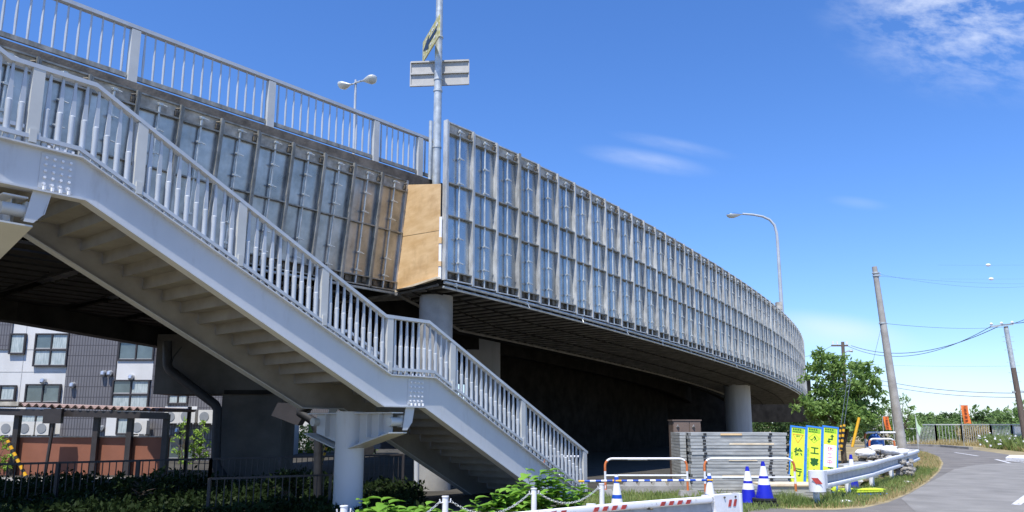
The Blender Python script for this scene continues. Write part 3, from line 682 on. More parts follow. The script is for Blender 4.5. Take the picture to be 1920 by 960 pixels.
for wv, full in ((-.01, True), (SW + .01, False)):
    m = MB(); strip(rail, wv, .11, .055, .012, m); hr = m.build('handrail', 'rail', ST, world=False)
    m = MB(); strip([(s, z) for s, z in lowr], wv - (.05 if full else -.05), .035, .05, .135, m)
    m.build('bottom_rail', 'rail', ST, world=False)
    for s in post_s:
        zb_ = interp(top, s) + .021; zt2 = interp(rail, s) - .03
        m = MB().bb(s - .065, s + .065, wv - .05, wv + .05, zb_, zt2); m.bb(s - .04, s + .04, wv - .075, wv - .05, zb_ + .02, zb_ + .18) if full else None
        m.build('post', 'rail2', ST, world=False)
    extra = MB(); cnt = 0
    segs = list(zip([-9.0] + post_s, post_s))
    spots = []
    for a, b in segs[1:]:
        q = round((b - a) / balsp)
        spots += [a + (b - a) * k / q for k in range(1, q)]
    for s in sorted(spots, key=lambda x: -x):
        z0 = interp([(x, z) for x, z in lowr], s) + .03; z1 = interp(rail, s) - .03; zm = z0 + (z1 - z0) * .50
        if full and cnt < 98:
            m = MB(); m.tube([(s, wv, z0), (s, wv, zm), (s, wv, zm + .012)], [.037, .037, .026], 12)
            m.add([(s - .03, wv - .014, zm), (s + .03, wv - .014, zm), (s + .03, wv + .014, zm), (s - .03, wv + .014, zm), (s - .012, wv - .014, z1), (s + .012, wv - .014, z1), (s + .012, wv + .014, z1), (s - .012, wv + .014, z1)],
                  [(0, 3, 2, 1), (4, 5, 6, 7), (0, 1, 5, 4), (1, 2, 6, 5), (2, 3, 7, 6), (3, 0, 4, 7)])
            m.build('baluster', 'rail', ST, world=False, smooth=True); cnt += 1
        elif not full or s > -9:
            extra.tube([(s, wv, z0), (s, wv, zm)], .034, 8); extra.tube([(s, wv, zm), (s, wv, z1)], [.028, .013], 6)
    if extra.v:
        o = extra.build('baluster', 'rail', ST, world=False, smooth=True); o['kind'] = 'stuff'
# supports: round column and tapered cross-head under the landing
def support(s0, with_col=True):
    wc = 1.22
    if with_col: 
        c = MB().tube([(s0, wc, 0), (s0, wc, interp(bot, s0) - .08)], .255, 36).build('column', 'paint', ST, world=False, smooth=True)
    zt2 = interp(bot, s0) - .10
    MB().bb(s0 - .13, s0 + .13, .0, SW + .1, zt2 - .02, zt2 + .0).build('head_plate', 'paint', ST, world=False)
    m = MB(); m.poly([(s0 - .006, .12, zt2 - .02), (s0 - .006, .12, zt2 - .36), (s0 - .006, wc, zt2 - .62), (s0 - .006, SW - .02, zt2 - .36), (s0 - .006, SW - .02, zt2 - .02)], (.012, 0, 0))
    for wv in (.35, .65, SW - .4): m.bb(s0 - .11, s0 + .11, wv - .006, wv + .006, zt2 - .42, zt2 - .02)
    m.build('cross_head', 'paint', ST, world=False)
    m = MB(); m.poly([(s0 - .2, -.02, zt2 - .33), (s0 + .2, -.02, zt2 - .33), (s0 + .2, wc - .2, zt2 - .60), (s0 - .2, wc - .2, zt2 - .60)], (0, 0, -.02))
    m.poly([(s0 - .2, wc + .2, zt2 - .60), (s0 + .2, wc + .2, zt2 - .60), (s0 + .2, SW + .1, zt2 - .36), (s0 - .2, SW + .1, zt2 - .36)], (0, 0, -.02))
    m.build('lower_flange', 'rail2', ST, world=False)
    for wv in (.02, SW - .1):
        b = MB(); b.tube([(s0 - .12, wv + .06, zt2 - .16), (s0 + .22, wv + .06, zt2 - .16)], .075, 16); b.bb(s0 + .12, s0 + .26, wv - .0, wv + .12, zt2 - .25, zt2 - .05)
        b.build('bearing', 'rail2', ST, world=False, smooth=True)
        b = MB(); b.poly([(s0 + .16, wv - .05, zt2 + .08), (s0 + .34, wv - .05, zt2 + .08), (s0 + .30, wv - .05, zt2 - .18), (s0 + .20, wv - .05, zt2 - .30), (s0 + .1, wv - .05, zt2 - .30)], (0, .012, 0))
        b.poly([(s0 + .34, wv - .05, zt2 + .08), (s0 + .36, wv - .05, zt2 + .08), (s0 + .31, wv - .05, zt2 - .18), (s0 + .29, wv - .05, zt2 - .18)], (0, .16, 0))
        b.build('bearing_bracket', 'paint', ST, world=False)
support(0.22); support(-5.75)
# pier column at the foot side
cc = atY(812, 900, 19.3)
o = MB().tube([(cc.x, cc.y, 0), (cc.x, cc.y, 4.7)], .42, 32).build('round_column', 'conc', smooth=True)
origin_at(o, (cc.x, cc.y, 0)); tag(o, 'pale round column standing behind the lower stair flight', 'column')

# ================================================================== GUARDRAILS
def guardrail(path, zt, h, label, stripes, post_at, name='guardrail', end_ix=-1, cap=True):
    """path: plan points of the rail face; two rolled ribs and a trough between them, facing the +side (towards the camera)"""
    root = empty(name, (path[0][0], path[0][1], 0), 0, label, 'guardrail')
    P = [Vector((p[0], p[1], p[2] if len(p) > 2 else 0)) for p in path]; n = len(P); Nn = []
    for i in range(n):
        t = P[min(i + 1, n - 1)] - P[max(i - 1, 0)]; t.z = 0; t.normalize(); Nn.append(Vector((t.y, -t.x, 0)))
    def sweep(prof, m, nm, par):
        mb = MB(); k = len(prof); vs_ = []
        for p, nn_ in zip(P, Nn): vs_ += [p + nn_ * a + Vector((0, 0, zt + b * h)) for a, b in prof]
        fs_ = [(i * k + j, (i + 1) * k + j, (i + 1) * k + j + 1, i * k + j + 1) for i in range(n - 1) for j in range(k - 1)]
        mb.add(vs_, fs_); return mb.build(nm, m, par, smooth=True)
    A_ = [(-.012, -.01), (0.02, 0.0), (.055, -.03), (.062, -.12), (.055, -.24), (.02, -.30)]
    B_ = [(.02, -.30), (-.004, -.34), (-.004, -.68), (.02, -.72)]
    C_ = [(.02, -.72), (.055, -.76), (.062, -.88), (.05, -.97), (0.02, -1.0), (-.012, -.99)]
    D_ = [(-.012, -.01), (-.03, -.3), (-.03, -.7), (-.012, -.99)]
    sweep(A_, 'whited' if h < .33 else 'white', 'upper_rib', root); sweep(B_, 'grail', 'trough', root); sweep(C_, 'white', 'lower_rib', root); sweep(D_, 'white', 'back', root)
    for f in post_at:
        i = min(int(f), n - 2); p = P[i].lerp(P[i + 1], f - i) - Nn[i] * .10
        MB().tube([(p.x, p.y, 0), (p.x, p.y, p.z + zt + .0)], .06, 16).build('post', 'white', root, smooth=True)
        MB().bb(p.x - .05, p.x + .05, p.y - .05, p.y + .09, p.z + zt - h * .8, p.z + zt - h * .2).build('bracket', 'white', root)
    return root, P, Nn
# foreground rail
fp = [(-4.6, 5.4), (-2.6, 6.9), (-0.52, 8.45), (0.3, 9.1), (1.1, 9.75), (2.0, 10.4), (3.06, 11.1)]
fg, P_, N_ = guardrail(fp, .60, .30, 'scuffed white guardrail with red stripes along the bottom edge of the view', None, [0.5, 2.2, 3.9, 5.65])
p0, n0 = P_[-1], N_[-1]; t0 = Vector((-n0.y, n0.x, 0))
MB().poly([p0 - t0 * .46 + n0 * .068 + up_ * .61, p0 + t0 * .04 + n0 * .068 + up_ * .61, p0 + t0 * .05 + n0 * .068 + up_ * .295, p0 - t0 * .42 + n0 * .068 + up_ * .295], -n0 * .14).build('end_plate', 'white', fg)
MB().tube([p0 + t0 * .06 - n0 * .0 + up_ * .295, p0 + t0 * .06 + up_ * .61], .075, 14).build('end_cap', 'white', fg, smooth=True)
def rail_pt(P, s):
    tot = 0
    for a, b in zip(P[::-1], P[::-1][1:]):
        l = (b - a).length
        if tot + l >= s: return a + (b - a) * ((s - tot) / l), (a - b).normalized()
        tot += l
    return P[0], (P[1] - P[0]).normalized()
for s0 in (1.0, 2.15, 3.15, 4.1):
    m = MB()
    for k in range(4 if s0 < 3 else 3):
        q, t = rail_pt(P_, s0 + k * .155); nn_ = Vector((t.y, -t.x, 0)) * .065
        m.poly([q + nn_ + up_ * .527, q + nn_ + t * .075 + up_ * .527, q + nn_ + t * .11 + up_ * .578, q + nn_ + t * .03 + up_ * .578], nn_ * .06)
    m.build('red_stripes', 'red', fg)
m = MB()
for k in (0, 1):
    q = p0 - t0 * (.10 + k * .1) + n0 * .07
    m.poly([q + up_ * .45, q + t0 * .05 + up_ * .45, q + t0 * .08 + up_ * .54, q + t0 * .03 + up_ * .54], n0 * .004)
m.build('red_stripes', 'red', fg)
m = MB()
for s_, z_ in ((.05, .575), (.27, .575), (.05, .33), (.27, .33), (1.62, .50), (2.05, .42), (1.9, .42)):
    q, t = rail_pt(P_, s_); nn_ = Vector((t.y, -t.x, 0)); m.tube([q + nn_ * .0 + up_ * z_, q + nn_ * .085 + up_ * z_], .013, 8)
m.build('bolts', 'block', fg)

# right-hand rail, bending away along the verge
gz = 0.66
rp = []
for u, v, z in [(1532, 884, .655), (1575, 876.5, .66), (1630, 866.5, .67), (1660, 858.5, .68), (1690, 851.5, .69), (1710, 846.5, .70), (1720, 843, .71)]:
    rp.append(G(u, v, z))
rp = [(p.x, p.y, p.z - .66) for p in rp]
l_ = Vector(rp[-1]); rp += [(l_.x + .12, l_.y + .35, l_.z), (l_.x + .05, l_.y + .65, l_.z), (l_.x - .2, l_.y + .8, l_.z)]
rg, P2_, N2_ = guardrail(rp, .66, .35, 'white guardrail bending away along the dry verge to the leaning pole', None, [0.12, 1.35, 2.3, 3.5, 5.2], end_ix=0)
a, nn_ = P2_[0], N2_[0]; tt = Vector((-nn_.y, nn_.x, 0))
MB().tube([a - tt * .05 - nn_ * .0 + up_ * .29, a - tt * .05 + up_ * .68], .155, 20).build('end_cap', 'white', rg, smooth=True)
MB().poly([a - tt * .02 + nn_ * .068 + up_ * .30, a + tt * .42 + nn_ * .068 + up_ * .33, a + tt * .42 + nn_ * .068 + up_ * .66, a - tt * .02 + nn_ * .068 + up_ * .675], -nn_ * .01).build('end_plate', 'white', rg)
m = MB(); c = a - tt * .05
fd = Vector((-c.x, -c.y, 0)).normalized(); sd_ = Vector((-fd.y, fd.x, 0))
q = c + fd * .158
m.poly([q - sd_ * -.10 + up_ * .44, q - sd_ * .02 + up_ * .44, q - sd_ * .10 + up_ * .55, q - sd_ * -.02 + up_ * .55], fd * .004)
for k in (0, 1):
    q = a + tt * (.10 + .09 * k) + nn_ * .071
    m.poly([q + up_ * .45, q + tt * .03 + up_ * .45, q + tt * .07 + up_ * .58, q + tt * .04 + up_ * .58], nn_ * .004)
m.build('red_stripes', 'red', rg)

# ================================================================== CHAIN POSTS
cps = [(645, 950, 8.2), (835, 932, 9.35), (1001, 917, 10.35), (1128, 908, 11.4)]
tops_ = []
lab = ['first white chain post from the left, at the bottom edge', 'white chain post second from left, before the leafy weeds', 'white chain post below the foot of the stairs, third from left', 'white chain post beside the small blue and white cone, rightmost']
for (u, v, Y), lb in zip(cps, lab):
    p = atY(u, v, Y); r_ = empty('chain_post', (p.x, p.y, 0), 0, lb, 'post', 'white posts carrying a chain')
    MB().tube([(p.x, p.y, 0), (p.x, p.y, p.z)], .036, 16).build('pole', 'white', r_, smooth=True)
    MB().tube([(p.x, p.y, p.z - .0), (p.x, p.y, p.z + .012)], .042, 16).build('cap', 'white', r_, smooth=True)
    m = MB()
    for sg in (-1, 1): m.tube([(p.x, p.y, p.z - .06), (p.x + sg * .055, p.y + sg * .05, p.z - .06), (p.x + sg * .06, p.y + sg * .055, p.z - .02)], .008, 6)
    m.build('hook', 'white', r_); tops_.append(p)
for i in range(3):
    a, b = tops_[i] + Vector((.055, .05, -.045)), tops_[i + 1] + Vector((-.055, -.05, -.045))
    m = MB(); n_ = 34
    for k in range(n_):
        f0, f1 = k / n_, (k + 1) / n_
        sag = .20 if i < 2 else .17
        A = a.lerp(b, f0) - up_ * sag * 4 * f0 * (1 - f0); B = a.lerp(b, f1) - up_ * sag * 4 * f1 * (1 - f1)
        t = (B - A).normalized(); s_ = t.cross(up_).normalized() if k % 2 else up_; e_ = (B - A) * .14
        pts = [A - e_ + s_ * .004, A - e_ * .2 + s_ * .011, B + e_ * .2 + s_ * .011, B + e_ + s_ * .004, B + e_ - s_ * .004, B + e_ * .2 - s_ * .011, A - e_ * .2 - s_ * .011, A - e_ - s_ * .004, A - e_ + s_ * .004]
        m.tube(pts, .0035, 4, caps=False)
    o = m.build('chain', 'galv'); origin_at(o, a)
    tag(o, ['steel chain sagging between the two leftmost white posts', 'steel chain sagging in front of the leafy weeds', 'steel chain rising to the rightmost white post by the cone'][i], 'chain', 'chains between white posts')

# ================================================================== ARCH BARRIERS
def arch(x0, x1, Y, z0, z1, label, dep=0.0, mid=True, scale=1.0, grp='arched tube barriers', rr=.024):
    root = empty('arch_barrier', ((x0 + x1) / 2, Y, 0), 0, label, 'barrier', grp); r_ = .16 * scale
    d = Vector((x1 - x0, dep, 0)); Ln = d.length; d.normalize(); o_ = Vector((x0, Y, 0))
    pts = [(0, z0), (0, z1 - r_)] + [(r_ - r_ * math.cos(a), z1 - r_ + r_ * math.sin(a)) for a in [i * math.pi / 12 for i in range(1, 7)]]
    pts += [(Ln - x, z) for x, z in pts[::-1]]
    pts = [o_ + d * x + up_ * z for x, z in pts]
    tube_ = MB().tube(pts, rr, 12).build('frame', 'white', root, smooth=True)
    zt3 = (z1 - z0)
    m = MB()
    for x in (0, Ln):
        q = o_ + d * x
        m.tube([q + up_ * z0, q + up_ * (z0 + zt3 * .30)], rr * 1.05, 12)
    bend = [(0, z1 - r_ - .10 * scale), (0, z1 - r_)] + [(r_ - r_ * math.cos(a), z1 - r_ + r_ * math.sin(a)) for a in [i * math.pi / 12 for i in range(1, 4)]]
    m.tube([o_ + d * x + up_ * z for x, z in bend], rr * 1.05, 12); m.tube([o_ + d * (Ln - x) + up_ * z for x, z in bend], rr * 1.05, 12)
    m.build('orange_band', 'orange', root, smooth=True)
    m = MB(); m.tube([o_ + d * Ln * .28 + up_ * (z1 - .005), o_ + d * Ln * .52 + up_ * (z1 - .005)], rr * 1.02, 12); m.build('red_band', 'whited', root, smooth=True)
    if mid: MB().tube([o_ + up_ * (z0 + zt3 * .47), o_ + d * Ln + up_ * (z0 + zt3 * .47)], rr * .8, 10).build('mid_rail', 'white', root, smooth=True)
    return root
YB = 17.2
def bx(u, v, Y): return atY(u, v, Y)
zt4 = atY(1200, 860, YB).z; zf = atY(1290, 918, YB).z
arch(atY(1135, 900, YB).x, atY(1289, 900, YB).x, YB, zf - .02, zt4, 'white arched tube barrier with orange bands before the dark underpass')
arch(atY(1322, 900, 16.9).x, atY(1491, 900, 16.9).x, 16.9, .10, atY(1400, 860, 16.9).z, 'white arched tube barrier with orange bands before the stacked form boards')
arch(atY(1020, 900, 17.9).x, atY(1099, 900, 17.9).x, 17.9, .08, atY(1099, 856, 17.9).z, 'white arched tube barrier half hidden by the foot of the stairs')
def block(u, Y, sx, sy, sz, lb):
    x = atY(u, 900, Y).x; m = MB(); b_ = .04
    m.add([(x - sx, Y - sy, 0), (x + sx, Y - sy, 0), (x + sx, Y + sy, 0), (x - sx, Y + sy, 0), (x - sx + b_, Y - sy + b_, sz), (x + sx - b_, Y - sy + b_, sz), (x + sx - b_, Y + sy - b_, sz), (x - sx + b_, Y + sy - b_, sz)],
          [(0, 3, 2, 1), (4, 5, 6, 7), (0, 1, 5, 4), (1, 2, 6, 5), (2, 3, 7, 6), (3, 0, 4, 7)])
    o = m.build('concrete_block', 'conc'); origin_at(o, (x, Y, 0)); tag(o, lb, 'concrete block', 'concrete feet of the arched barriers')
block(1136, YB, .16, .14, .17, 'concrete foot under the left leg of the underpass barrier')
block(1290, YB, .22, .14, .155, 'concrete foot under the right leg of the underpass barrier')
block(1330, 16.9, .16, .14, .15, 'concrete foot under the left leg of the barrier before the form boards')
block(1487, 16.6, .24, .16, .17, 'concrete foot with grass round it, by the end of the bending guardrail')
# low notched kerb slab behind
kx0, kx1 = atY(1165, 920, 18.4).x, atY(1330, 920, 18.4).x
m = MB(); m.bb(kx0 - .4, kx1, 18.3, 18.8, 0, .16)
for k in range(6):
    x = kx0 + (kx1 - kx0) * (k + .2) / 6; m.add([(x, 18.36, .16), (x + .30, 18.36, .16), (x + .26, 18.40, .27), (x + .05, 18.40, .27), (x, 18.7, .16), (x + .30, 18.7, .16), (x + .26, 18.66, .27), (x + .05, 18.66, .27)],
          [(0, 1, 2, 3), (4, 7, 6, 5), (3, 2, 6, 7), (0, 3, 7, 4), (1, 5, 6, 2)])
o = m.build('notched_kerb', 'conc'); origin_at(o, (kx0, 18.5, 0)); tag(o, 'low concrete kerb with notched blocks across the underpass mouth', 'kerb')

# ================================================================== CONES
def cone(label, p, h, body, seq, tyres, r0=.135):
    root = empty('traffic_cone', p, 0, label, 'traffic cone', 'blue and white road cones'); p = Vector(p)
    base = MB(); z = 0
    for k in range(tyres):
        n_ = 8; rr = .235; jx, jy = U(-.015, .015), U(-.015, .015)
        base.tube([p + Vector((jx, jy, z)), p + Vector((jx, jy, z + .01)), p + Vector((jx, jy, z + .045)), p + Vector((jx, jy, z + .052))], [rr - .01, rr, rr, rr - .03], 10); z += .054
    base.build('base', 'black', root)
    zz = z
    for a, b, mt in seq:
        ra, rb = r0 + (.028 - r0) * a, r0 + (.028 - r0) * b
        MB().tube([p + up_ * (zz + a * h), p + up_ * (zz + b * h)], [ra, rb], 24).build('body' if mt == body else 'band', mt, root, smooth=True)
    return root
seqR = [(0, .36, 'blue'), (.36, .53, 'swhite'), (.53, .60, 'blue'), (.60, .87, 'swhite'), (.87, 1.0, 'blue')]
seqL = [(0, .20, 'blue2'), (.20, .44, 'swhite'), (.44, .53, 'blue2'), (.53, .80, 'swhite'), (.80, .95, 'blue2'), (.95, 1.0, 'swhite')]
Yc = 15.7
cone('blue cone with white bands on one black weight, left of the pair', (atY(1404, 935, Yc).x, Yc, 0), .68, 'blue', seqR, 1, .165)
cone('blue cone with white bands on a stack of black weights, right of the pair', (atY(1434, 935, Yc - .25).x, Yc - .25, 0), .68, 'blue', seqR, 3, .165)
YcL = 13.7
cl = [(atY(1156, 900, YcL).x, YcL), (atY(1330, 900, YcL).x, YcL)]
cone('white and blue cone behind the foreground guardrail, under the bar near the chain post', (*cl[0], 0), .70, 'swhite', seqL, 0)
cone('white and blue cone at the yellow end of the striped bar', (*cl[1], 0), .72, 'swhite', seqL, 0)
xb = atY(1597, 880, 18.6)
cone('blue and white cone half hidden behind the bending guardrail', (xb.x, xb.y, 0), .80, 'blue', seqR, 1, .14)
# striped bars
def bar(x0, x1, Y, z0, z1, label, n_):
    root = empty('striped_bar', (x0, Y, z0), 0, label, 'bar', 'blue and white cone bars'); A, B = Vector((x0, Y - .03, z0)), Vector((x1, Y - .03, z1))
    for k in range(n_):
        a, b = A.lerp(B, k / n_), A.lerp(B, (k + 1) / n_)
        mt = 'yellow' if k in (0, n_ - 1) else ('blue2' if k % 2 else 'swhite')
        MB().tube([a, b], .019, 10).build('band', mt, root, smooth=True)
    return root
zb1 = atY(1156, 901.5, YcL).z
bar(cl[0][0] - .02, cl[1][0] + .05, YcL, zb1, atY(1330, 900, YcL).z, 'blue and white striped bar with yellow ends between two white cones', 17)
bar(atY(1085, 905, YcL).x, cl[0][0] + .03, YcL + .05, zb1 - .01, zb1, 'blue and white striped bar running from the stair foot to the cone', 7)

# ================================================================== STACKED FORM BOARDS
def board(x0, x1, y0, y1, z, t, mt='board', label='', skew=0.0, loops=True):
    root = empty('form_board', ((x0 + x1) / 2, (y0 + y1) / 2, z), 0, label, 'form board', 'grey form boards stacked beside the underpass')
    MB().bb(x0, x1, y0, y1, z + .004, z + t - .004).build('panel', mt, root)
    if loops:
        m = MB()
        for fx in (.145, .83): 
            x = x0 + (x1 - x0) * fx; m.bb(x - .035, x + .035, y0 - .012, y0 - .001, z + .014, z + t - .014)
        for k in range(3): m.bb(x1 + .001, x1 + .05, y0 + .05 + k * .3, y0 + .2 + k * .3, z + .016, z + t - .018)
        m.bb(x0 - .012, x0 - .001, y0 + .3, y0 + .38, z + .014, z + t - .014)
        m.build('slots', 'black', root)
    return root
Ys = 18.2; bxl, bxr = atY(1296, 860, Ys).x, atY(1476, 860, Ys).x
ztop = atY(1400, 811, Ys).z; nB = 19; th = ztop / nB
for k in range(nB):
    j = U(-.02, .02); side = ['bottom', 'top'][k > nB // 2]
    lb = 'grey form board in the tall stack, %s from the ground' % ordinal(k + 1) if k < nB - 1 else 'topmost grey form board of the tall stack, with a torn wood edge'
    r_ = board(bxl + j, bxr + j + U(-.02, .02), Ys + U(-.012, .012), Ys + 1.3, k * th, th, label=lb)
    if k in (5, 10, 15, 18):
        a = U(.05, .4); MB().bb(bxl + .5 + a, bxl + .9 + a + U(0, .9), Ys - .020, Ys - .014, k * th + .012, (k + 1) * th - .02).build('torn_edge', 'plyedge' if k != 18 else 'ply', r_)
# left return of the stack, slightly set back
for k in range(nB):
    board(bxl - .17, bxl - .03, Ys + .35 + U(-.01, .01), Ys + 1.4, k * th, th * .998, label='short shaded form board left of the tall stack, %s from the ground' % ordinal(k + 1), loops=False)
# low pile in front
x0, x1 = atY(1412, 915, 17.2).x, atY(1556, 915, 17.2).x
for k in range(4):
    board(x0 + U(-.03, .03), x1 + U(-.02, .02), 17.1, 17.9, k * .062, .062, label='grey form board in the low pile beside the cones, %s up' % ordinal(k + 1))
o = MB().bb(x0 + .2, x1 - .1, 17.07, 17.92, .251, .283).build('wooden_board', 'plyedge'); origin_at(o, (x0, 17.3, .25)); tag(o, 'pale wooden board lying on the low pile by the sign boards', 'board')
# rolled boards behind right rail
Y_r = 20.5
for k in range(4):
    a, b = atY(1576, 872, Y_r), atY(1655, 858, Y_r)
    r_ = empty('form_board', (a.x, Y_r, k * .1 + .1), 0, 'long grey board in the pile behind the bending guardrail, %s up' % ordinal(k + 1), 'form board', 'long grey boards behind the guardrail')
    MB().beam((a.x + k * .02, Y_r, k * .105 + .16), (b.x + U(-.03, .03), Y_r + .9, k * .105 + .20), .5, .085).build('panel', 'board', r_)

# ================================================================== SIGN BOARDS
def sign(ix, x, Y, lean, label):
    Wd, Ht = .365, 1.50
    root = empty('sign_board', (x, Y, .05), 0, label, 'sign board', 'lime roadwork sign boards')
    root.rotation_euler = (R(-7), R(7.5), R(-5)); root['_o'] = (0, 0, 0)
    z = 0
    fr = MB(); fr.bb(0, .03, -.02, .02, 0, Ht); fr.bb(Wd - .03, Wd, -.02, .02, 0, Ht); fr.bb(.03, Wd - .03, -.02, .02, Ht - .035, Ht); fr.bb(.03, Wd - .03, -.02, .02, 0, .035)
    for zz in (.35, .7, 1.05): fr.bb(-.012, .004, -.022, .018, zz, zz + .09)
    fr.build('frame', 'sblue', root)
    MB().bb(.03, Wd - .03, -.006, .006, .035, Ht - .035).build('face', 'sgreen', root)
    F = lambda cx, cz: Matrix.Translation((cx, -.0085, cz)) @ Matrix.Rotation(R(90), 4, 'X')
    hd = MB(); hd.bb(.05, Wd - .05, -.0085, -.0065, Ht - .155, Ht - .06); hp = hd.build('header', 'sinkl', root)
    m = MB()
    random.seed(31 + ix)
    for k in range(4):
        xx = .062 + k * .051; m.bb(xx, xx + .034, -.0105, -.0088, Ht - .098, Ht - .064)
    for k in range(6):
        xx = .058 + k * .034; m.bb(xx, xx + .022, -.0105, -.0088, Ht - .146, Ht - .118)
    m.build('header_marks', 'sink', hp)
    return root, F, Wd, Ht
def line_loop(pts, wd, y, mt, nm, parent):
    m = MB()
    for a, b in zip(pts, pts[1:] + pts[:1]): m.beam((a[0], y, a[1]), (b[0], y, b[1]), .003, wd, up=(b[1] - a[1], 0, a[0] - b[0]))
    return m.build(nm, mt, parent)
Yg = 18.3; xs = [atY(u, 912, Yg).x for u in (1476.5, 1506, 1535.5)]
zs_ = lambda u, v: 0
r1, F, Wd, Ht = sign(0, xs[0], Yg, 0, 'lime sign board with orange triangle, left of the three')
line_loop([(.065, Ht - .19), (Wd - .065, Ht - .19), (Wd / 2, Ht - .38)], .014, -.009, 'sorange', 'triangle', r1)
text('small_text', '徐行', .045, F(Wd / 2, Ht - .235), 'sink', r1)
text('character', '徐', .19, F(Wd / 2 + .02, Ht - .60), 'sink', r1, bold=.006); text('character', '行', .19, F(Wd / 2 + .02, Ht - 1.06), 'sink', r1, bold=.006)
RV = Matrix.Rotation(R(-90), 4, 'Z')
text('side_text', 'SLOW DOWN', .06, F(.055, Ht - .80) @ RV, 'sinkl', r1, bold=.001)
r2, F, Wd, Ht = sign(1, xs[1], Yg - .04, 0, 'lime sign board with digging worker diamond, middle of the three')
line_loop([(Wd / 2, Ht - .17), (Wd - .06, Ht - .275), (Wd / 2, Ht - .38), (.06, Ht - .275)], .007, -.009, 'sinkl', 'diamond', r2)
m = MB(); m.tube([(Wd / 2 + .00, -.009, Ht - .225), (Wd / 2 + .001, -.0091, Ht - .226)], .013, 8)
m.beam((Wd / 2 + .005, -.009, Ht - .235), (Wd / 2 + .035, -.009, Ht - .28), .003, .03, up=(1, 0, 1)); m.beam((Wd / 2 + .03, -.009, Ht - .275), (Wd / 2 + .005, -.009, Ht - .325), .003, .014, up=(1, 0, 0)); m.beam((Wd / 2 + .035, -.009, Ht - .275), (Wd / 2 + .05, -.009, Ht - .325), .003, .014, up=(1, 0, 0))
m.beam((Wd / 2 + .01, -.009, Ht - .25), (Wd / 2 - .05, -.009, Ht - .315), .003, .009, up=(1, 0, 1)); m.beam((Wd / 2 - .075, -.009, Ht - .318), (Wd / 2 - .035, -.009, Ht - .318), .003, .02, up=(0, 0, 1))
m.build('worker_symbol', 'sink', r2)
for ch, dz in (('工', .57), ('事', .83), ('中', 1.09)): text('character', ch, .19, F(Wd / 2 + .02, Ht - dz), 'sink', r2, bold=.006)
text('side_text', 'UNDER CONSTRUCTION', .06, F(.055, Ht - .86) @ RV, 'sinkl', r2, bold=.001)
r3, F, Wd, Ht = sign(2, xs[2], Yg - .08, 0, 'lime sign board with zigzag arrow and white patch, right of the three')
m = MB(); y_ = -.0088
def flat(pts): m.poly([(Wd / 2 + a, y_, Ht + b) for a, b in pts], (0, -.002, 0))
flat([(.025, -.23), (.055, -.23), (.055, -.30), (.025, -.30)]); flat([(-.045, -.285), (.055, -.285), (.055, -.312), (-.045, -.312)][::-1]); flat([(-.045, -.285), (-.017, -.285), (-.017, -.345), (-.045, -.345)])
flat([(.04, -.18), (.085, -.235), (-.005, -.235)]); flat([(-.03, -.395), (-.075, -.342), (.015, -.342)])
m.build('zigzag_arrow', 'sink', r3)
MB().bb(.05, Wd - .045, -.009, -.0065, Ht - .93, Ht - .43).build('white_patch', 'swhite', r3)
F3 = lambda cz: Matrix.Translation((Wd / 2 + .002, -.0105, cz)) @ Matrix.Rotation(R(90), 4, 'X')
for ch, dz in (('休', .53), ('工', .68), ('中', .83)): text('character', ch, .13, F3(Ht - dz), 'sred', r3, bold=-.0005)
text('character', '工', .14, F(Wd / 2 + .02, Ht - 1.00), 'sink', r3, bold=.006); text('character', '事', .14, F(Wd / 2 + .02, Ht - 1.2), 'sink', r3, bold=.006)
random.seed(11)
# flattened lime sign and small tarpaulin on the grass behind the rail
g0 = atY(1612, 905, 17.8)
r_ = empty('fallen_sign', (g0.x, g0.y, 0.02), R(14), 'lime sign board lying flat on its blue frame behind the guardrail', 'sign board'); r_['_o'] = (0, 0, 0)
MB().bb(-.55, .55, -.2, .2, .0, .03).build('frame', 'sblue', r_); MB().bb(-.52, .5, -.17, .17, .06, .085).build('face', 'sgreen', r_); MB().bb(-.40, .55, -.12, .2, .10, .12).build('face', 'sgreen', r_)

# ================================================================== CABINET, RUBBLE, SACKS
c0_, c1_ = atY(1262, 800, 21.5), atY(1314, 800, 21.5); zc = atY(1290, 789, 21.5).z
r_ = empty('steel_cabinet', ((c0_.x + c1_.x) / 2, 21.5, 0), 0, 'tall brown steel cabinet with two doors behind the form boards', 'cabinet')
MB().bb(c0_.x, c1_.x, 21.5, 22.1, 0, zc).build('body', 'cab', r_); MB().bb(c0_.x - .02, c1_.x + .02, 21.46, 22.12, zc, zc + .03).build('top', 'cab', r_)
xm = c0_.x + (c1_.x - c0_.x) * .58
for a, b in ((c0_.x + .02, xm - .01), (xm + .01, c1_.x - .02)):
    d_ = MB().bb(a, b, 21.47, 21.495, .05, zc - .04).build('door', 'cab', r_)
    x = a + .10; m = MB(); m.tube([(x - .035, 21.46, zc - .17), (x, 21.43, zc - .13), (x + .035, 21.46, zc - .17)], [.01, .04, .01], 8); m.build('vent_hood', 'hood', d_, smooth=True)
m = MB(); random.seed(5)
def lump(m, c, r_, sq=(1, 1, .7), n1=7, n2=5, jag=.3):
    vs_ = []; fs_ = []
    for i in range(n2 + 1):
        th_ = math.pi * i / n2
        for j in range(n1):
            ph = 2 * math.pi * j / n1; q = r_ * (1 + U(-jag, jag)) if 0 < i < n2 else r_
            vs_.append((c[0] + q * sq[0] * math.sin(th_) * math.cos(ph), c[1] + q * sq[1] * math.sin(th_) * math.sin(ph), c[2] + q * sq[2] * math.cos(th_)))
    for i in range(n2):
        for j in range(n1): fs_.append((i * n1 + j, i * n1 + (j + 1) % n1, (i + 1) * n1 + (j + 1) % n1, (i + 1) * n1 + j))
    m.add(vs_, fs_)
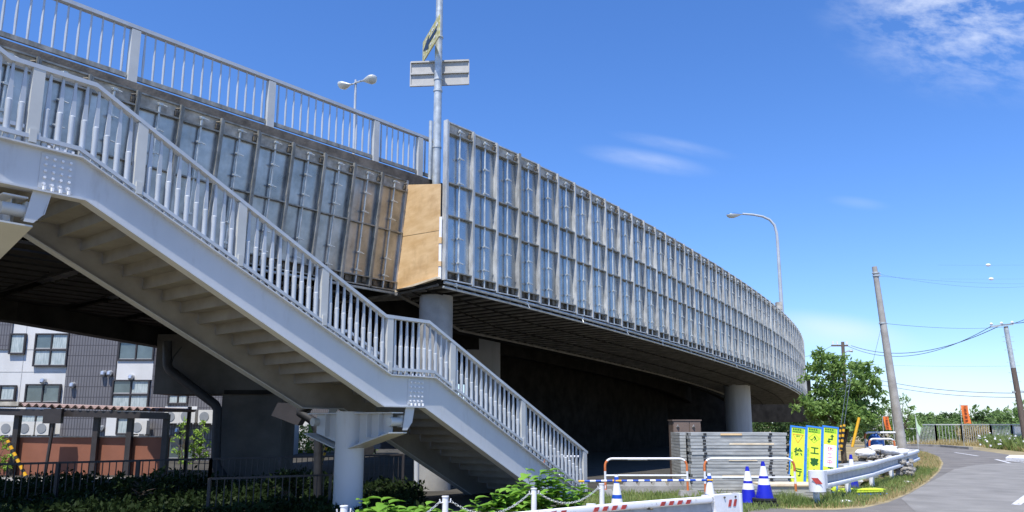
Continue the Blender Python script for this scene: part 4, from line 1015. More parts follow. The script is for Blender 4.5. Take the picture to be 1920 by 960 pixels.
for k in range(420):
    u = U(1592, 1708); Y = U(22.6, 27); p = atY(u, 850, Y); hgt = 1.0 * max(0, 1 - ((u - 1655) / 68) ** 2) * (1 - abs(Y - 24.2) / 4)
    lump(m, (p.x, Y, hgt * U(.2, 1.0)), U(.04, .13), (1, 1, .6))
o = m.build('rubble', 'rubble'); tag(o, 'pile of broken concrete pieces behind the bending guardrail', 'rubble', kind='stuff')
sk = [(1597, 900, 19.6, .26), (1622, 892, 20.4, .22), (1668, 845, 23.2, .24), (1645, 842, 23.6, .20), (1690, 848, 23.4, .17), (1622, 850, 23.2, .22)]
sl_ = ['white sack on the grass behind the guardrail, nearest of the sacks', 'small white sack just right of the nearest sack', 'white sack lying on the rubble with an orange tear', 'white sack on the left shoulder of the rubble pile', 'white sack nearest the leaning pole foot', 'white sack at the left end of the rubble pile']
for (u, v, Y, r0), lb in zip(sk, sl_):
    p = atY(u, v, Y); m = MB(); lump(m, (0, 0, 0), r0, (1.25, .9, .62), 14, 9, .10)
    o = m.build('sack', 'sack', smooth=True); o.location = (p.x, Y, max(r0 * .5, p.z)); o.rotation_euler = (0, 0, U(0, 3)); tag(o, lb, 'sack', 'white sacks by the rubble')
# scattered litter
for u, v, lb in ((1585, 944, 'white crumpled litter on the dry verge, nearest'), (1702, 907, 'scrap of white litter on the verge edge')):
    p = G(u, v); m = MB(); lump(m, (0, 0, .03), .075, (1.6, 1, .6), 7, 5, .35); o = m.build('litter', 'sack'); o.location = (p.x, p.y, 0); tag(o, lb, 'litter')
# far worksite bits: barriers, tarpaulin, striped tubes, yellow prop
arch(atY(1622, 820, 33).x, atY(1692, 820, 33).x, 33, .1, atY(1650, 811, 33).z, 'far white tube barrier by the foot of the leaning pole', grp='far worksite barriers', rr=.04)
arch(atY(1630, 830, 29.5).x, atY(1677, 830, 29.5).x, 29.5, .1, atY(1650, 823, 29.5).z, 'low white tube barrier above the rubble', grp='far worksite barriers', rr=.035)
p = atY(1640, 818, 32); m = MB(); lump(m, (0, 0, 0), .38, (.9, .6, 1.15), 10, 8, .15); o = m.build('tarpaulin_bundle', 'tarp', smooth=True); o.location = (p.x, 32, .75); tag(o, 'blue tarpaulin bundle behind the far white barriers', 'tarpaulin')
def striped(pa, pb, r_, n_, label):
    root = empty('striped_tube', tuple(pa), 0, label, 'wire guard', 'yellow and black guy wire guards')
    MB().tube([pa, pb], r_, 10).build('tube', 'yellow', root, smooth=True)
    for k in range(n_):
        a, b = pa.lerp(pb, (k + .15) / n_), pa.lerp(pb, (k + .62) / n_); MB().tube([a, b], r_ * 1.06, 10).build('black_band', 'black', root, smooth=True)
striped(atY(1577, 845, 26), atY(1583, 796, 26), .042, 5, 'yellow and black striped guard right of the sign boards, under the tree')
striped(atY(1571, 845, 26.4), atY(1577, 797, 26.4), .034, 5, 'thinner striped guard close left of its twin, under the tree')
o = MB().tube([atY(1598, 838, 24), atY(1611, 783, 24)], .042, 10).build('yellow_prop', 'yellow', smooth=True); tag(o, 'plain yellow tube leaning right beside the tree trunk', 'prop')

# ================================================================== FAR FENCE
def picket_fence(pts, z0, z1, label, mt, sp_post, sp_pick, pr=.012, grp=None, name='fence', lim=96, th=.05):
    root = empty(name, tuple(pts[0]), 0, label, 'fence', grp); n_pick = 0
    st_ = MB(); used = False
    for a, b in zip(pts, pts[1:]):
        a, b = Vector(a), Vector(b); ln = (b - a).length; q = max(1, round(ln / sp_post))
        MB().beam(a + up_ * z1, b + up_ * z1, th, th).build('top_rail', mt, root); MB().beam(a + up_ * (z0 + .12), b + up_ * (z0 + .12), th * .8, th * .8).build('bottom_rail', mt, root)
        for k in range(q + 1):
            p = a.lerp(b, k / q); MB().beam(p + up_ * 0, p + up_ * (z1 + .01), th * 1.5, th * 1.5).build('post', mt, root)
        q = int(ln / sp_pick)
        for k in range(1, q):
            p = a.lerp(b, k / q)
            if n_pick < lim: MB().beam(p + up_ * (z0 + .12), p + up_ * z1, pr * 2, pr * 2).build('picket', mt, root); n_pick += 1
            else: st_.beam(p + up_ * (z0 + .12), p + up_ * z1, pr * 2, pr * 2); used = True
    if used: o = st_.build('picket', mt, root); o['kind'] = 'stuff'
    return root
# far fence, angled panels
def GF(u, v): p = G(u, v); return Vector((p.x, p.y, 0))
ffp = [Vector((atY(u_, 832, y_).x, y_, 0)) for u_, y_ in ((1722, 61), (1757, 62.5), (1806, 61.5), (1861, 59), (1901, 56), (1945, 51))]
picket_fence(ffp, 0, 1.52, 'pale steel picket fence standing along the far side of the road bend', 'rail2', 20, .20, .013, th=.08)
picket_fence([Vector((atY(1640, 830, 64).x, 64, 0)), Vector((atY(1721, 830, 64).x, 64, 0))], 0, 1.2, 'lower steel fence left of the far fence, beyond the leaning pole', 'rail2', 4, .3, .02, th=.08)
# low pale wall beyond the fence
o = MB().beam(atY(1722, 806, 76), atY(1764, 805, 76), .2, .5).build('low_wall', 'wallw'); tag(o, 'low pale wall seen through the left end of the far fence', 'wall')
o = MB().beam(atY(1902, 810, 66), atY(1960, 810, 66), .2, .9).build('low_wall', 'wallw'); tag(o, 'low pale wall seen through the right end of the far fence', 'wall')
# banners
def banner(u0, u1, v0, v1, Y, label, s, vp):
    a, b = atY(u0, v1, Y), atY(u1, v1, Y); b.z = atY(u0, v0, Y).z; root = empty('banner_flag', (a.x, Y, 0), 0, label, 'banner', 'orange banners')
    MB().tube([(a.x - .05, Y, 0), (a.x - .05, Y, b.z + .06)], .02, 8).build('pole', 'galv', root)
    MB().tube([(a.x - .05, Y, b.z + .02), (b.x, Y, b.z + .02)], .012, 6).build('arm', 'galv', root)
    m = MB(); n_ = 10; k_ = 16; vs_ = []; fs_ = []
    for i in range(k_ + 1):
        f = i / k_
        for j in range(n_ + 1):
            g_ = j / n_; vs_.append((a.x + (b.x - a.x) * g_ + .10 * f * f, Y - .06 * math.sin(g_ * 5 + f * 3) * f, b.z + (a.z - b.z) * f - .0 + .05 * f * math.sin(g_ * 3)))
    for i in range(k_):
        for j in range(n_): fs_.append((i * (n_ + 1) + j, i * (n_ + 1) + j + 1, (i + 1) * (n_ + 1) + j + 1, (i + 1) * (n_ + 1) + j))
    m.add(vs_, fs_); cl_ = m.build('cloth', 'banner', root, smooth=True)
    h_ = b.z - a.z; sz = h_ / (len(s) + .6)
    for i, ch in enumerate(s): text('character', ch, sz * .86, Matrix.Translation(((a.x + b.x) / 2 + .06 * ((i + .5) / len(s)) ** 2, Y - .075, b.z - sz * (i + .75))) @ Matrix.Rotation(R(90), 4, 'X'), 'banink', cl_, bold=.006)
    for c_ in cl_.children: c_.location = (0, 0, 0)
    for c_ in cl_.children: c_.data.transform(Matrix.Translation(-Vector((a.x, Y, 0))))
    return root
banner(1805, 1818, 760, 795, 56, 'orange banner with dark characters behind the far fence', '除草作業中', 0)
banner(1658, 1668, 781, 807, 46, 'orange banner with dark characters left of the leaning pole', '除草作業中', 0)
for u, lb in ((1675, 'pale green narrow banner close left of the leaning pole'), (1718, 'pale green narrow banner at the left end of the far fence')):
    a = atY(u, 778, 45); root = empty('pennant_flag', (a.x, 45, 0), 0, lb, 'banner', 'pale green narrow banners')
    MB().tube([(a.x - .06, 45, 0), (a.x - .06, 45, a.z)], .02, 8).build('pole', 'galv', root)
    m = MB(); pts = [(a.x - .05, a.z), (a.x + .05, a.z - .5), (a.x + .22, a.z - 1.1 if u < 1700 else a.z - .7), (a.x + .08, a.z - 1.2), (a.x - .04, a.z - .8)]
    m.poly([(x, 45, z) for x, z in pts], (0, .03, 0))
    if u < 1700: m.poly([(a.x, 45.03, a.z - 1.1), (a.x + .2, 45.0, a.z - 1.3), (a.x + .17, 45.03, a.z - 1.75), (a.x + .05, 45.05, a.z - 1.6)], (0, .03, 0))
    m.build('cloth', 'pennant', root)

# ================================================================== UTILITY POLES AND WIRES
def pole_line(u0, v0, u1, v1, Y, r0, r1, name, mt, label, dy=0.0, cat='utility pole', grp='utility poles'):
    b, t = atY(u1, v1, Y), atY(u0, v0, Y + dy); k = b.z / (t.z - b.z); b = b + (b - t) * k
    root = empty(name, tuple(b), 0, label, cat, grp); MB().tube([b, b.lerp(t, .5), t], [r1, (r0 + r1) / 2, r0], 18).build('shaft', mt, root, smooth=True)
    return root, b, t
YP = 33
lp_, pb, ptp = pole_line(1639.5, 500, 1690.5, 835, YP, .105, .205, 'utility_pole', 'pole', 'tall pale concrete pole leaning left behind the rubble')
for u, v in ((1642, 512), (1643, 517), (1655, 606)):
    p = atY(u, v, YP); MB().tube([p - up_ * .03, p + up_ * .03], .15, 14).build('band', 'galv', lp_, smooth=True)
    MB().tube([p - Vector((.16, .0, 0)), p + Vector((.2, 0, 0))], .025, 8).build('bolt', 'galv', lp_)
YQ = 47
lq, qb, qt = pole_line(1886, 612, 1922, 815, YQ, .12, .18, 'utility_pole', 'wood', 'brown utility pole with crossarm and insulators at the right edge')
MB().tube([qt - up_ * .1, qb.lerp(qt, .66)], [.135, .145], 16).build('sleeve', 'galv', lq, smooth=True)
ca = MB().beam(atY(1857, 612.5, YQ), atY(1900, 607.5, YQ), .1, .1).build('crossarm', 'galv', lq)
for u, v in ((1859, 610), (1878, 608.5), (1898, 607)):
    p = atY(u, v, YQ); MB().tube([p, p + up_ * .08, p + up_ * .16], [.05, .09, .04], 10).build('insulator', 'swhite', ca, smooth=True)
for v in (632, 641, 657, 680, 700, 717, 733): 
    f = (v - 612) / (815 - 612); p = qt.lerp(atY(1922, 815, YQ), f); MB().tube([p - Vector((.34, 0, 0)), p + Vector((.34, 0, 0))], .012, 5).build('step_bolt', 'galv', lq)
p = atY(1908, 735, YQ); MB().beam(p - Vector((.3, 0, 0)), p + Vector((.9, 0, 0)), .09, .09).build('crossarm', 'galv', lq)
YS = 70
ls, sb, st_ = pole_line(1580, 641, 1583, 700, YS, .14, .18, 'utility_pole', 'wood', 'distant utility pole with crossarms rising above the tree')
MB().beam(atY(1559, 648, YS), atY(1590, 648, YS), .12, .14).build('crossarm', 'wood', ls); MB().beam(atY(1573, 667, YS), atY(1594, 667, YS), .08, .09).build('crossarm', 'wood', ls)
MB().tube([atY(1583, 661, YS), atY(1590, 658, YS), atY(1598, 658, YS)], [.06, .05, .14], 8).build('lamp_arm', 'hood', ls, smooth=True)
for u in (1562, 1570, 1588): p = atY(u, 646, YS); MB().tube([p, p + up_ * .3], .07, 8).build('insulator', 'swhite', ls)
def wire(a, b, sag, r_, label, n_=24):
    a, b = Vector(a), Vector(b)
    o = MB().tube([a.lerp(b, k / n_) - up_ * sag * 4 * (k / n_) * (1 - k / n_) for k in range(n_ + 1)], r_ * .72, 5).build('overhead_wire', 'wire', smooth=True); origin_at(o, a)
    return tag(o, label, 'wire', 'overhead wires')
wire(atY(1596, 648, YS), atY(1878, 609, YQ), 1.15, .035, 'thick sagging wire from the distant pole to the right crossarm, upper strand')
wire(atY(1590, 649, YS), atY(1860, 611, YQ), 1.35, .03, 'sagging wire from the distant pole to the right crossarm, lower strand')
wire(atY(1878, 608, YQ), atY(1960, 571, 40), .3, .025, 'wire climbing steeply from the right crossarm out of the frame')
wire(atY(1898, 606, YQ), atY(1960, 593, 42), .1, .03, 'wire leaving the right crossarm almost level to the edge')
wire(atY(1655, 606, YP), atY(1886, 613, YQ), .15, .012, 'thin wire from the middle of the leaning pole to the right pole')
wire(atY(1643, 513, YP), atY(1990, 528, 50), .5, .006, 'hair-thin upper wire from the top of the leaning pole')
wire(atY(1642, 517, YP), atY(1990, 530, 60), .2, .006, 'hair-thin lower wire from the top of the leaning pole')
wire(atY(1650, 713, 60), atY(1906, 737, YQ), .25, .025, 'upper of two low wires behind the leaning pole')
wire(atY(1650, 721, 60), atY(1906, 745, YQ), .25, .022, 'lower of two low wires behind the leaning pole')
wire(atY(1600, 682, 64), atY(1913, 686, YQ), .1, .008, 'thin straight wire crossing to the right pole below mid height')
wire(atY(1654, 607, YP), atY(1634, 690, YP), .0, .010, 'thin stay wire dropping from the leaning pole into the tree')
wire(atY(1560, 648, YS), atY(1480, 672, 80), .3, .02, 'wire leaving the distant pole to the left behind the bridge')
for u, v, lb in ((1582.5, 798, 'stay wire running up from the striped guard to the right'), (1576.5, 798, 'stay wire rising from the thinner striped guard')):
    wire(atY(u, v, 26), atY(u + 15, v - 105, 28), 0, .010, lb)
for u, v, lb in ((1853, 497, 'upper small white ball on the hair-thin wire'), (1858.5, 523, 'lower small white ball on the hair-thin wire')):
    p = atY(u, v, 45); m = MB(); m.tube([p + Vector((x, 0, 0)) for x in (-.14, -.1, 0, .1, .14)], [.02, .07, .09, .07, .02], 10); o = m.build('wire_ball', 'swhite', smooth=True); origin_at(o, p); tag(o, lb, 'ball', 'white balls on the wires')
    wire(p - Vector((3, 0, 0)), p + Vector((3.4, 0, .02)), .02, .004, 'hair-thin wire stub carrying the %s white ball' % lb.split()[0])

# ================================================================== LEFT BACKGROUND: APARTMENT BUILDING
YF = 34.0
def PX(u): return atY(u, 750, YF).x
def PZ(v): return atY(300, v, YF).z
bld = empty('apartment_building', (PX(200), YF, 0), 0, 'white and grey tiled apartment building seen under the bridge at left', 'building')
xL, xR = PX(-160), PX(470)
MB().bb(xL, xR, YF + .12, YF + 8, 0, 13).build('wall', 'wallw', bld)
for a, b, c, d in ((117, 211, 990, 400), (281, 470, 990, 400), (211, 281, 640, 400), (-160, 6, 655, 400)):
    MB().bb(PX(a), PX(b), YF + .05, YF + .122, max(0, PZ(c)), PZ(d)).build('tile_cladding', 'tile', bld)
m = MB()
for v in (697, 655): m.bb(xL, PX(117), YF + .112, YF + .121, PZ(v) - .012, PZ(v) + .012)
for u in (32, 118): m.bb(PX(u) - .012, PX(u) + .012, YF + .111, YF + .1205, 0, 13)
m.build('panel_joint', 'alu', bld)
def window(u0, u1, v0, v1, cols, rows, curt=True):
    x0, x1, z0, z1 = PX(u0), PX(u1), PZ(v1), PZ(v0)
    f = MB(); t_ = .06
    f.bb(x0, x1, YF - .02, YF + .10, z0, z0 + t_); f.bb(x0, x1, YF - .02, YF + .10, z1 - t_, z1); f.bb(x0, x0 + t_, YF - .02, YF + .10, z0 + t_, z1 - t_); f.bb(x1 - t_, x1, YF - .02, YF + .10, z0 + t_, z1 - t_)
    for k in range(1, cols): x = x0 + (x1 - x0) * k / cols; f.bb(x - .03, x + .03, YF - .01, YF + .07, z0 + t_, z1 - t_)
    for k in range(1, rows): z = z0 + (z1 - z0) * k / rows; f.bb(x0 + t_, x1 - t_, YF - .012, YF + .06, z - .035, z + .035)
    fr = f.build('window', 'dark', bld)
    for i in range(cols):
        for j in range(rows):
            xa, xb = x0 + (x1 - x0) * i / cols + .04, x0 + (x1 - x0) * (i + 1) / cols - .04; za, zb_ = z0 + (z1 - z0) * j / rows + .04, z0 + (z1 - z0) * (j + 1) / rows - .04
            MB().bb(xa, xb, YF + .035, YF + .045, za, zb_).build('pane', 'glassd' if (j == rows - 1 and rows > 1 and i == 0) or not curt else 'curtain', fr)
            MB().bb(xa, xb, YF + .02, YF + .034, za, za + .05).build('sash', 'alu', fr)
window(5, 35, 625, 664, 1, 1); window(53, 117, 625, 687, 2, 2); window(213, 281, 640, 676, 2, 1, False); window(-30, 27, 722, 752, 2, 1); window(45, 111, 720, 756, 2, 1, False)
window(208, 278, 712, 768, 2, 2); window(314, 352, 737, 758, 2, 1); window(38, 102, 775, 815, 2, 1); window(316, 370, 815, 862, 2, 1, False); window(222, 252, 782, 815, 1, 1)
for a, b, c, d in ((213, 281, 712, 676), (202, 240, 817, 782), (310, 370, 775, 762)): MB().bb(PX(a), PX(b), YF + .04, YF + .125, PZ(c), PZ(d)).build('white_infill', 'wallw', bld)
for u, v in ((78, 713), (134, 721), (190, 699), (202, 699), (243, 706), (195, 802), (338, 806)):
    m = MB(); x, z = PX(u), PZ(v); m.tube([(x, YF + .05, z), (x, YF - .12, z)], [.11, .09], 14); m.tube([(x, YF - .06, z), (x, YF - .12, z - .12)], [.12, .09], 12); m.build('vent_hood', 'hood', bld, smooth=True)
MB().bb(xL - .1, xR + .1, YF - .1, YF + 8.1, 13, 13.35).build('roof', 'alu', bld)
def ac(u, v, lb, u2=27):
    Ya = YF - .45; x, z = atY(u, v, Ya).x, atY(u, v, Ya).z
    root = empty('air_conditioner', (x, Ya, z - .28), 0, lb, 'air conditioner', 'air conditioner units on the apartment wall')
    MB().bb(x - .33, x + .33, Ya, Ya + .32, z - .28, z + .28).build('casing', 'ac', root)
    m = MB(); m.tube([(x - .07, Ya - .001, z), (x - .07, Ya - .02, z)], .2, 20); m.build('fan_grille', 'acgr', root, smooth=True)
    m = MB(); m.bb(x - .3, x - .24, Ya, Ya + .5, z - .34, z - .285); m.bb(x + .24, x + .3, Ya, Ya + .5, z - .34, z - .285); m.build('bracket', 'alu', root)
ac(14, 803, 'beige air conditioner at the left frame edge above the brown wall'); ac(49, 803, 'beige air conditioner second from the left, above the brown wall'); ac(81, 803, 'beige air conditioner third from the left, above the brown wall')
ac(260, 801, 'beige air conditioner seen between the shed posts'); ac(322, 781, 'beige air conditioner at the right tip of the corrugated roof'); ac(351, 780, 'beige air conditioner on a shelf right of the shed'); ac(386, 781, 'beige air conditioner partly behind the black drain pipe')
# a second building further back, between the bridge pier and the stair column
YG = 50.0
def PX2(u): return atY(u, 800, YG).x
def PZ2(v): return atY(600, v, YG).z
b2_ = empty('rear_building', (PX2(580), YG, 0), 0, 'grey and white building far behind the stair column', 'building')
MB().bb(PX2(500), PX2(640), YG + .1, YG + 6, 0, 11).build('wall', 'tile', b2_)
for a, b in ((527, 537), (541, 549), (556, 578)): MB().bb(PX2(a), PX2(b), YG, YG + .098, 0, 11).build('pilaster', 'wallw', b2_)
for a, b in ((527, 541), (545, 556), (590, 602)): MB().bb(PX2(a), PX2(b), YG - .05, YG - .002, 0, PZ2(812)).build('door', 'dark', b2_)
b3_ = empty('rear_building', (PX2(720), YG + 6, 0), 0, 'low grey building behind the conifer, seen right of the stair column', 'building')
MB().bb(PX2(672), PX2(790), YG + 6, YG + 12, 0, 6.4).build('wall', 'tile', b3_); MB().bb(PX2(670), PX2(792), YG + 5.9, YG + 12.1, 6.4, 6.7).build('roof', 'alu', b3_)
for a in (690, 735): MB().bb(PX2(a), PX2(a + 26), YG + 5.93, YG + 5.99, 1.0, 2.4).build('window', 'glassd', b3_)

# ================================================================== SHED (cycle shelter)
YH = 24.6
def hx(u): return atY(u, 800, YH).x
def hz(v): return atY(200, v, YH).z
sh = empty('bicycle_shelter', (hx(150), YH, 0), 0, 'low shelter with pinkish corrugated roof and dark posts before the apartments', 'shelter')
zr = hz(760)
m = MB(); vs_ = []; fs_ = []; nx = 240; x0, x1 = hx(44), hx(320)
for i in range(nx + 1):
    x = x0 + (x1 - x0) * i / nx; z = zr + .045 * math.sin((x - x0) / .24 * 2 * math.pi) - (x - x0) * .035
    for y in (YH - .35, YH + 1.9): vs_.append((x, y, z + .02 + (0 if y < YH else .03)))
for i in range(nx): fs_.append((2 * i, 2 * i + 2, 2 * i + 3, 2 * i + 1))
m.add(vs_, fs_); m.add([(x, y, z - .03) for x, y, z in vs_], [f[::-1] for f in fs_]); m.build('roof', 'pink', sh, smooth=True)
MB().bb(hx(-60), x0, YH - .38, YH + 2, zr - .02, zr + .1).build('roof_edge', 'strip', sh)
MB().beam((hx(-60), YH - .25, zr - .17), (x1, YH - .25, zr - .33), .1, .2).build('beam', 'dark', sh)
for u in (33, 182, 245, 312): MB().bb(hx(u) - .08, hx(u) + .08, YH - .1, YH + .06, 0, zr - .12 - .035 * max(0, hx(u) - x0)).build('post', 'dark', sh)
for u in (35, 310): MB().bb(hx(u) - .05, hx(u) + .05, YH + 1.7, YH + 1.8, 0, zr).build('post', 'dark', sh)
o = MB().bb(hx(-60), hx(316), YH + .1, YH + .2, 0, hz(820)).build('panel_wall', 'brown', sh)
MB().bb(hx(-60), hx(316), YH + .05, YH + .25, hz(820), hz(818)).build('wall_cap', 'strip', sh)
o = empty('light_box', (hx(116), YH - .5, 0), 0, 'dark box on a thin post before the corrugated roof', 'box')
MB().bb(hx(100), hx(133), YH - .6, YH - .45, hz(794), hz(767)).build('box', 'dark', o); MB().tube([(hx(117), YH - .5, 0), (hx(111), YH - .5, 0.0), (hx(117), YH - .5, hz(794))], .05, 8).build('post', 'dark', o)
striped(atY(52, 900, 23), atY(14, 826, 23), .048, 6, 'yellow and black striped guard leaning left before the terracotta wall')
striped(atY(600, 880, 27), atY(614, 830, 27), .045, 5, 'yellow and black striped guard seen left of the stair column')
# sunlit strip of path
ps = MB().sheet([(hx(-80), 21.2, .006), (hx(330), 21.2, .006), (hx(420), 23.6, .006), (hx(-80), 23.6, .006)]).build('path', 'conc'); ps['kind'] = 'structure'

# dark fences
picket_fence([atY(0 - 60, 900, 14.3) * Vector((1, 1, 0)) if False else Vector((atY(-60, 870, 14.9).x, 14.9, 0)), Vector((atY(395, 870, 17.6).x, 17.6, 0)), Vector((atY(756, 870, 19.8).x, 19.8, 0))],
             0.0, .80, 'dark railing with thin pickets across the shaded ground at left', 'dark', 1.6, .125, .008, name='railing', th=.04)
picket_fence([Vector((atY(394, 890, 13.9).x, 13.9, 0)), Vector((atY(620, 890, 14.9).x, 14.9, 0))], 0.0, .62, 'short dark railing in front of the concrete pier wall', 'dark', 1.5, .12, .008, name='railing', th=.035)

# drain pipes
Yd = 23.6
def dp(pts, r_, mt, lb, Y):
    q = [atY(u, v, Y) for u, v in pts]; sm = []
    for i, p in enumerate(q):
        if 0 < i < len(q) - 1:
            a, b = (q[i - 1] - p), (q[i + 1] - p); k = min(.25, a.length / 3, b.length / 3)
            for f in (1, .35): sm.append(p + a.normalized() * k * f)
            for f in (.35, 1): sm.append(p + b.normalized() * k * f)
        else: sm.append(p)
    o = MB().tube(sm, r_, 14).build('drain_pipe', mt, smooth=True); origin_at(o, sm[-1]); tag(o, lb, 'pipe')
dp([(314, 640), (314, 690), (408, 762), (404, 872), (440, 925)], .135, 'black', 'thick black drain pipe bending down across the concrete pier head', Yd)
o = MB().tube([atY(341, 650, Yd), atY(326, 668, Yd), atY(318, 690, Yd)], .02, 6).build('cable', 'black'); tag(o, 'thin black cable drooping beside the thick drain pipe', 'cable')
dp([(582, 742), (580, 760), (560, 772), (588, 790), (597, 812), (596, 935)], .085, 'black', 'black pipe curving down left of the stair column', 15.6)
dp([(781, 860), (781, 915), (758, 945)], .06, 'paint', 'pale pipe standing beside the round column under the stairs', 18.4)
o = MB().tube([atY(779, 918, 18.2), atY(758, 948, 18.2)], .075, 10).build('pipe_elbow', 'orange', smooth=True); tag(o, 'rusty orange pipe piece at the foot of the pale pipe', 'pipe')
bx0 = atY(553, 770, 16.2); o = MB(); o.poly([(-.42, -.2, -.1), (.12, -.2, -.3), (.35, -.2, .12), (-.3, -.2, .16)], (0, .4, 0)); o = o.build('junction_box', 'dark'); o.location = bx0; tag(o, 'grey box hung under the left end of the mid landing', 'box')

# parked car, a sliver seen behind the railing
cz_ = atY(738, 842, 40)
car = empty('parked_car', (cz_.x, 40, 0), R(8), 'dark blue parked car behind the railing, right of the conifer', 'car'); car['_o'] = (0, 0, 0)
m = MB(); prof = [(-2.0, .35), (-2.05, .75), (-1.55, .85), (-.85, 1.38), (.75, 1.42), (1.45, .95), (2.0, .85), (2.05, .35)]
m.poly([(x, -.82, z) for x, z in prof], (0, 1.64, 0)); m.build('body', 'car', car)
m = MB(); m.poly([(-1.4, -.83, .88), (-.8, -.83, 1.3), (.7, -.83, 1.33), (1.25, -.83, .93)], (0, -.012, 0)); m.build('window', 'glassd', car)
for x in (-1.25, 1.3): MB().tube([(x, -.86, .32), (x, -.66, .32)], .32, 20).build('wheel', 'black', car, smooth=True)
for x in (-2.06, 2.03): MB().bb(x, x + .03, -.7, -.45, .6, .75).build('headlight' if x > 0 else 'tail_light', 'swhite', car)

# ================================================================== VEGETATION
def quad_leaf(m, p, d, n_, ln, wd):
    s_ = d.cross(n_)
    if s_.length < 1e-4: s_ = Vector((1, 0, 0))
    s_.normalize(); a = p; b = p + d * ln * .45 + s_ * wd / 2; c = p + d * ln; e = p + d * ln * .45 - s_ * wd / 2
    i = len(m.v); m.v += [tuple(a), tuple(b), tuple(c), tuple(e)]; m.f.append((i, i + 1, i + 2, i + 3))
def rdir(up=0.0):
    while True:
        v = Vector((U(-1, 1), U(-1, 1), U(-1, 1)))
        if .05 < v.length < 1: v.normalize(); v.z += up; return v.normalized()
def crown_clumps(m, c, rx, ry, rz, nclump, nleaf, ls, fill=.55, rc=.22, hollow=.5):
    ctr = []
    for _ in range(nclump):
        d = rdir(); r_ = hollow + (1 - hollow) * rnd() ** .5; k = 1 + .18 * math.sin(d.x * 5 + d.z * 7) + U(-.10, .10)
        ctr.append(Vector((c[0] + d.x * rx * r_ * k, c[1] + d.y * ry * r_ * k, c[2] + d.z * rz * r_ * k)))
    for q in ctr:
        rr = rc * min(rx, rz) * U(.6, 1.35)
        for _ in range(nleaf):
            d = rdir(); p = q + Vector((d.x, d.y, d.z * .75)) * rr * rnd() ** .45
            ld = rdir(-.25); quad_leaf(m, p, ld, rdir(.6), ls * U(.7, 1.3), ls * U(.35, .55))
    return ctr
def tree(name, base, h, c, rx, ry, rz, nclump, nleaf, ls, leaf, label, cat='tree', group=None, tr=.12, rc=.22, hollow=.5, lean=0.0):
    root = empty(name, tuple(base), 0, label, cat, group); m = MB(); ctr = crown_clumps(m, c, rx, ry, rz, nclump, nleaf, ls, rc=rc, hollow=hollow); m.build('crown', leaf, root)
    t = MB(); top_ = Vector((c[0], c[1], c[2] + rz * .3)); b = Vector(base)
    mid_ = b.lerp(top_, .45) + Vector((U(-.1, .1), 0, 0)); t.tube([b, mid_, top_], [tr, tr * .7, tr * .25], 8)
    for q in ctr[::max(1, len(ctr) // 14)]:
        s0 = b.lerp(top_, U(.35, .85)); t.tube([s0, s0.lerp(q, .5) + up_ * .1 * rz, q], [tr * .4, tr * .25, tr * .08], 5)
    t.build('trunk', 'bark', root, smooth=True); return root
def T(u, v, Y): p = atY(u, v, Y); return p
# walnut tree beyond the bridge end
Yt = 32
m_root = empty('walnut_tree', (T(1575, 800, Yt).x, Yt, 0), 0, 'leafy green tree standing right of the bridge end behind the sign boards', 'tree')
m = MB(); allc = []
for (u, v, ru, rv, nc) in ((1542, 712, 30, 46, 30), (1585, 735, 42, 50, 46), (1624, 716, 24, 30, 20), (1532, 760, 32, 36, 24), (1592, 782, 44, 30, 34), (1560, 775, 44, 34, 30), (1528, 675, 14, 26, 8), (1640, 748, 15, 30, 11), (1568, 690, 20, 24, 12), (1622, 686, 13, 15, 7)):
    c = T(u, v, Yt); k = Yt / 1470; allc += crown_clumps(m, c, ru * k, 1.0, rv * k, nc, 34, .21, rc=.32, hollow=.35)
m.build('crown', 'leaf_walnut', m_root)
t = MB(); b = Vector((T(1578, 800, Yt).x, Yt, 0))
for q in allc[::14]:
    f = b + up_ * U(.6, 1.6); t.tube([b, f, f.lerp(q, .55) + up_ * .15, q], [.12, .09, .04, .012], 6)
t.build('trunk', 'bark', m_root, smooth=True)
# trees beyond
tree('small_tree', (T(1690, 800, 50).x, 50, 0), 3, T(1688, 790, 50), 1.15, 1.0, 1.35, 60, 30, .17, 'leaf_walnut', 'loose round tree just right of the leaning pole foot', tr=.1, group='trees beyond the road bend')
tree('small_tree', (T(1655, 800, 52).x, 52, 0), 3, T(1655, 802, 52), 1.3, 1.0, 1.1, 60, 30, .17, 'leaf_dark', 'darker low tree left of the leaning pole foot behind the orange banner', tr=.1, group='trees beyond the road bend')
for i, (u, v, Y, rx, rz, lf, lb) in enumerate([(1765, 793, 85, 2.6, 1.0, 'leaf_dark', 'dark rounded bush tree left of the orange banner in the far hedge line'), (1738, 797, 80, 2.2, 1.0, 'leaf_far', 'pale green bush at the left start of the far hedge line'),
        (1853, 794, 90, 3.2, 1.0, 'leaf_far', 'light green bush right of the orange banner in the far hedge line'), (1900, 790, 80, 2.6, 1.1, 'leaf_far', 'light green bush behind the brown pole'), (1822, 793, 85, 2.6, 1.1, 'leaf_dark', 'dark bush just right of the orange banner'),
        (1792, 796, 84, 1.8, .9, 'leaf_far', 'low bush right behind the orange banner pole'), (1942, 782, 75, 2.0, 1.9, 'leaf_walnut', 'tall bush cut by the right edge of the frame')]):
    p = T(u, v, Y); tree('bush_tree', (p.x, Y, 0), 3, p, rx, 1.6, rz, 90, 32, .26, lf, lb, 'bush', 'bushes of the far hedge line', tr=.1)
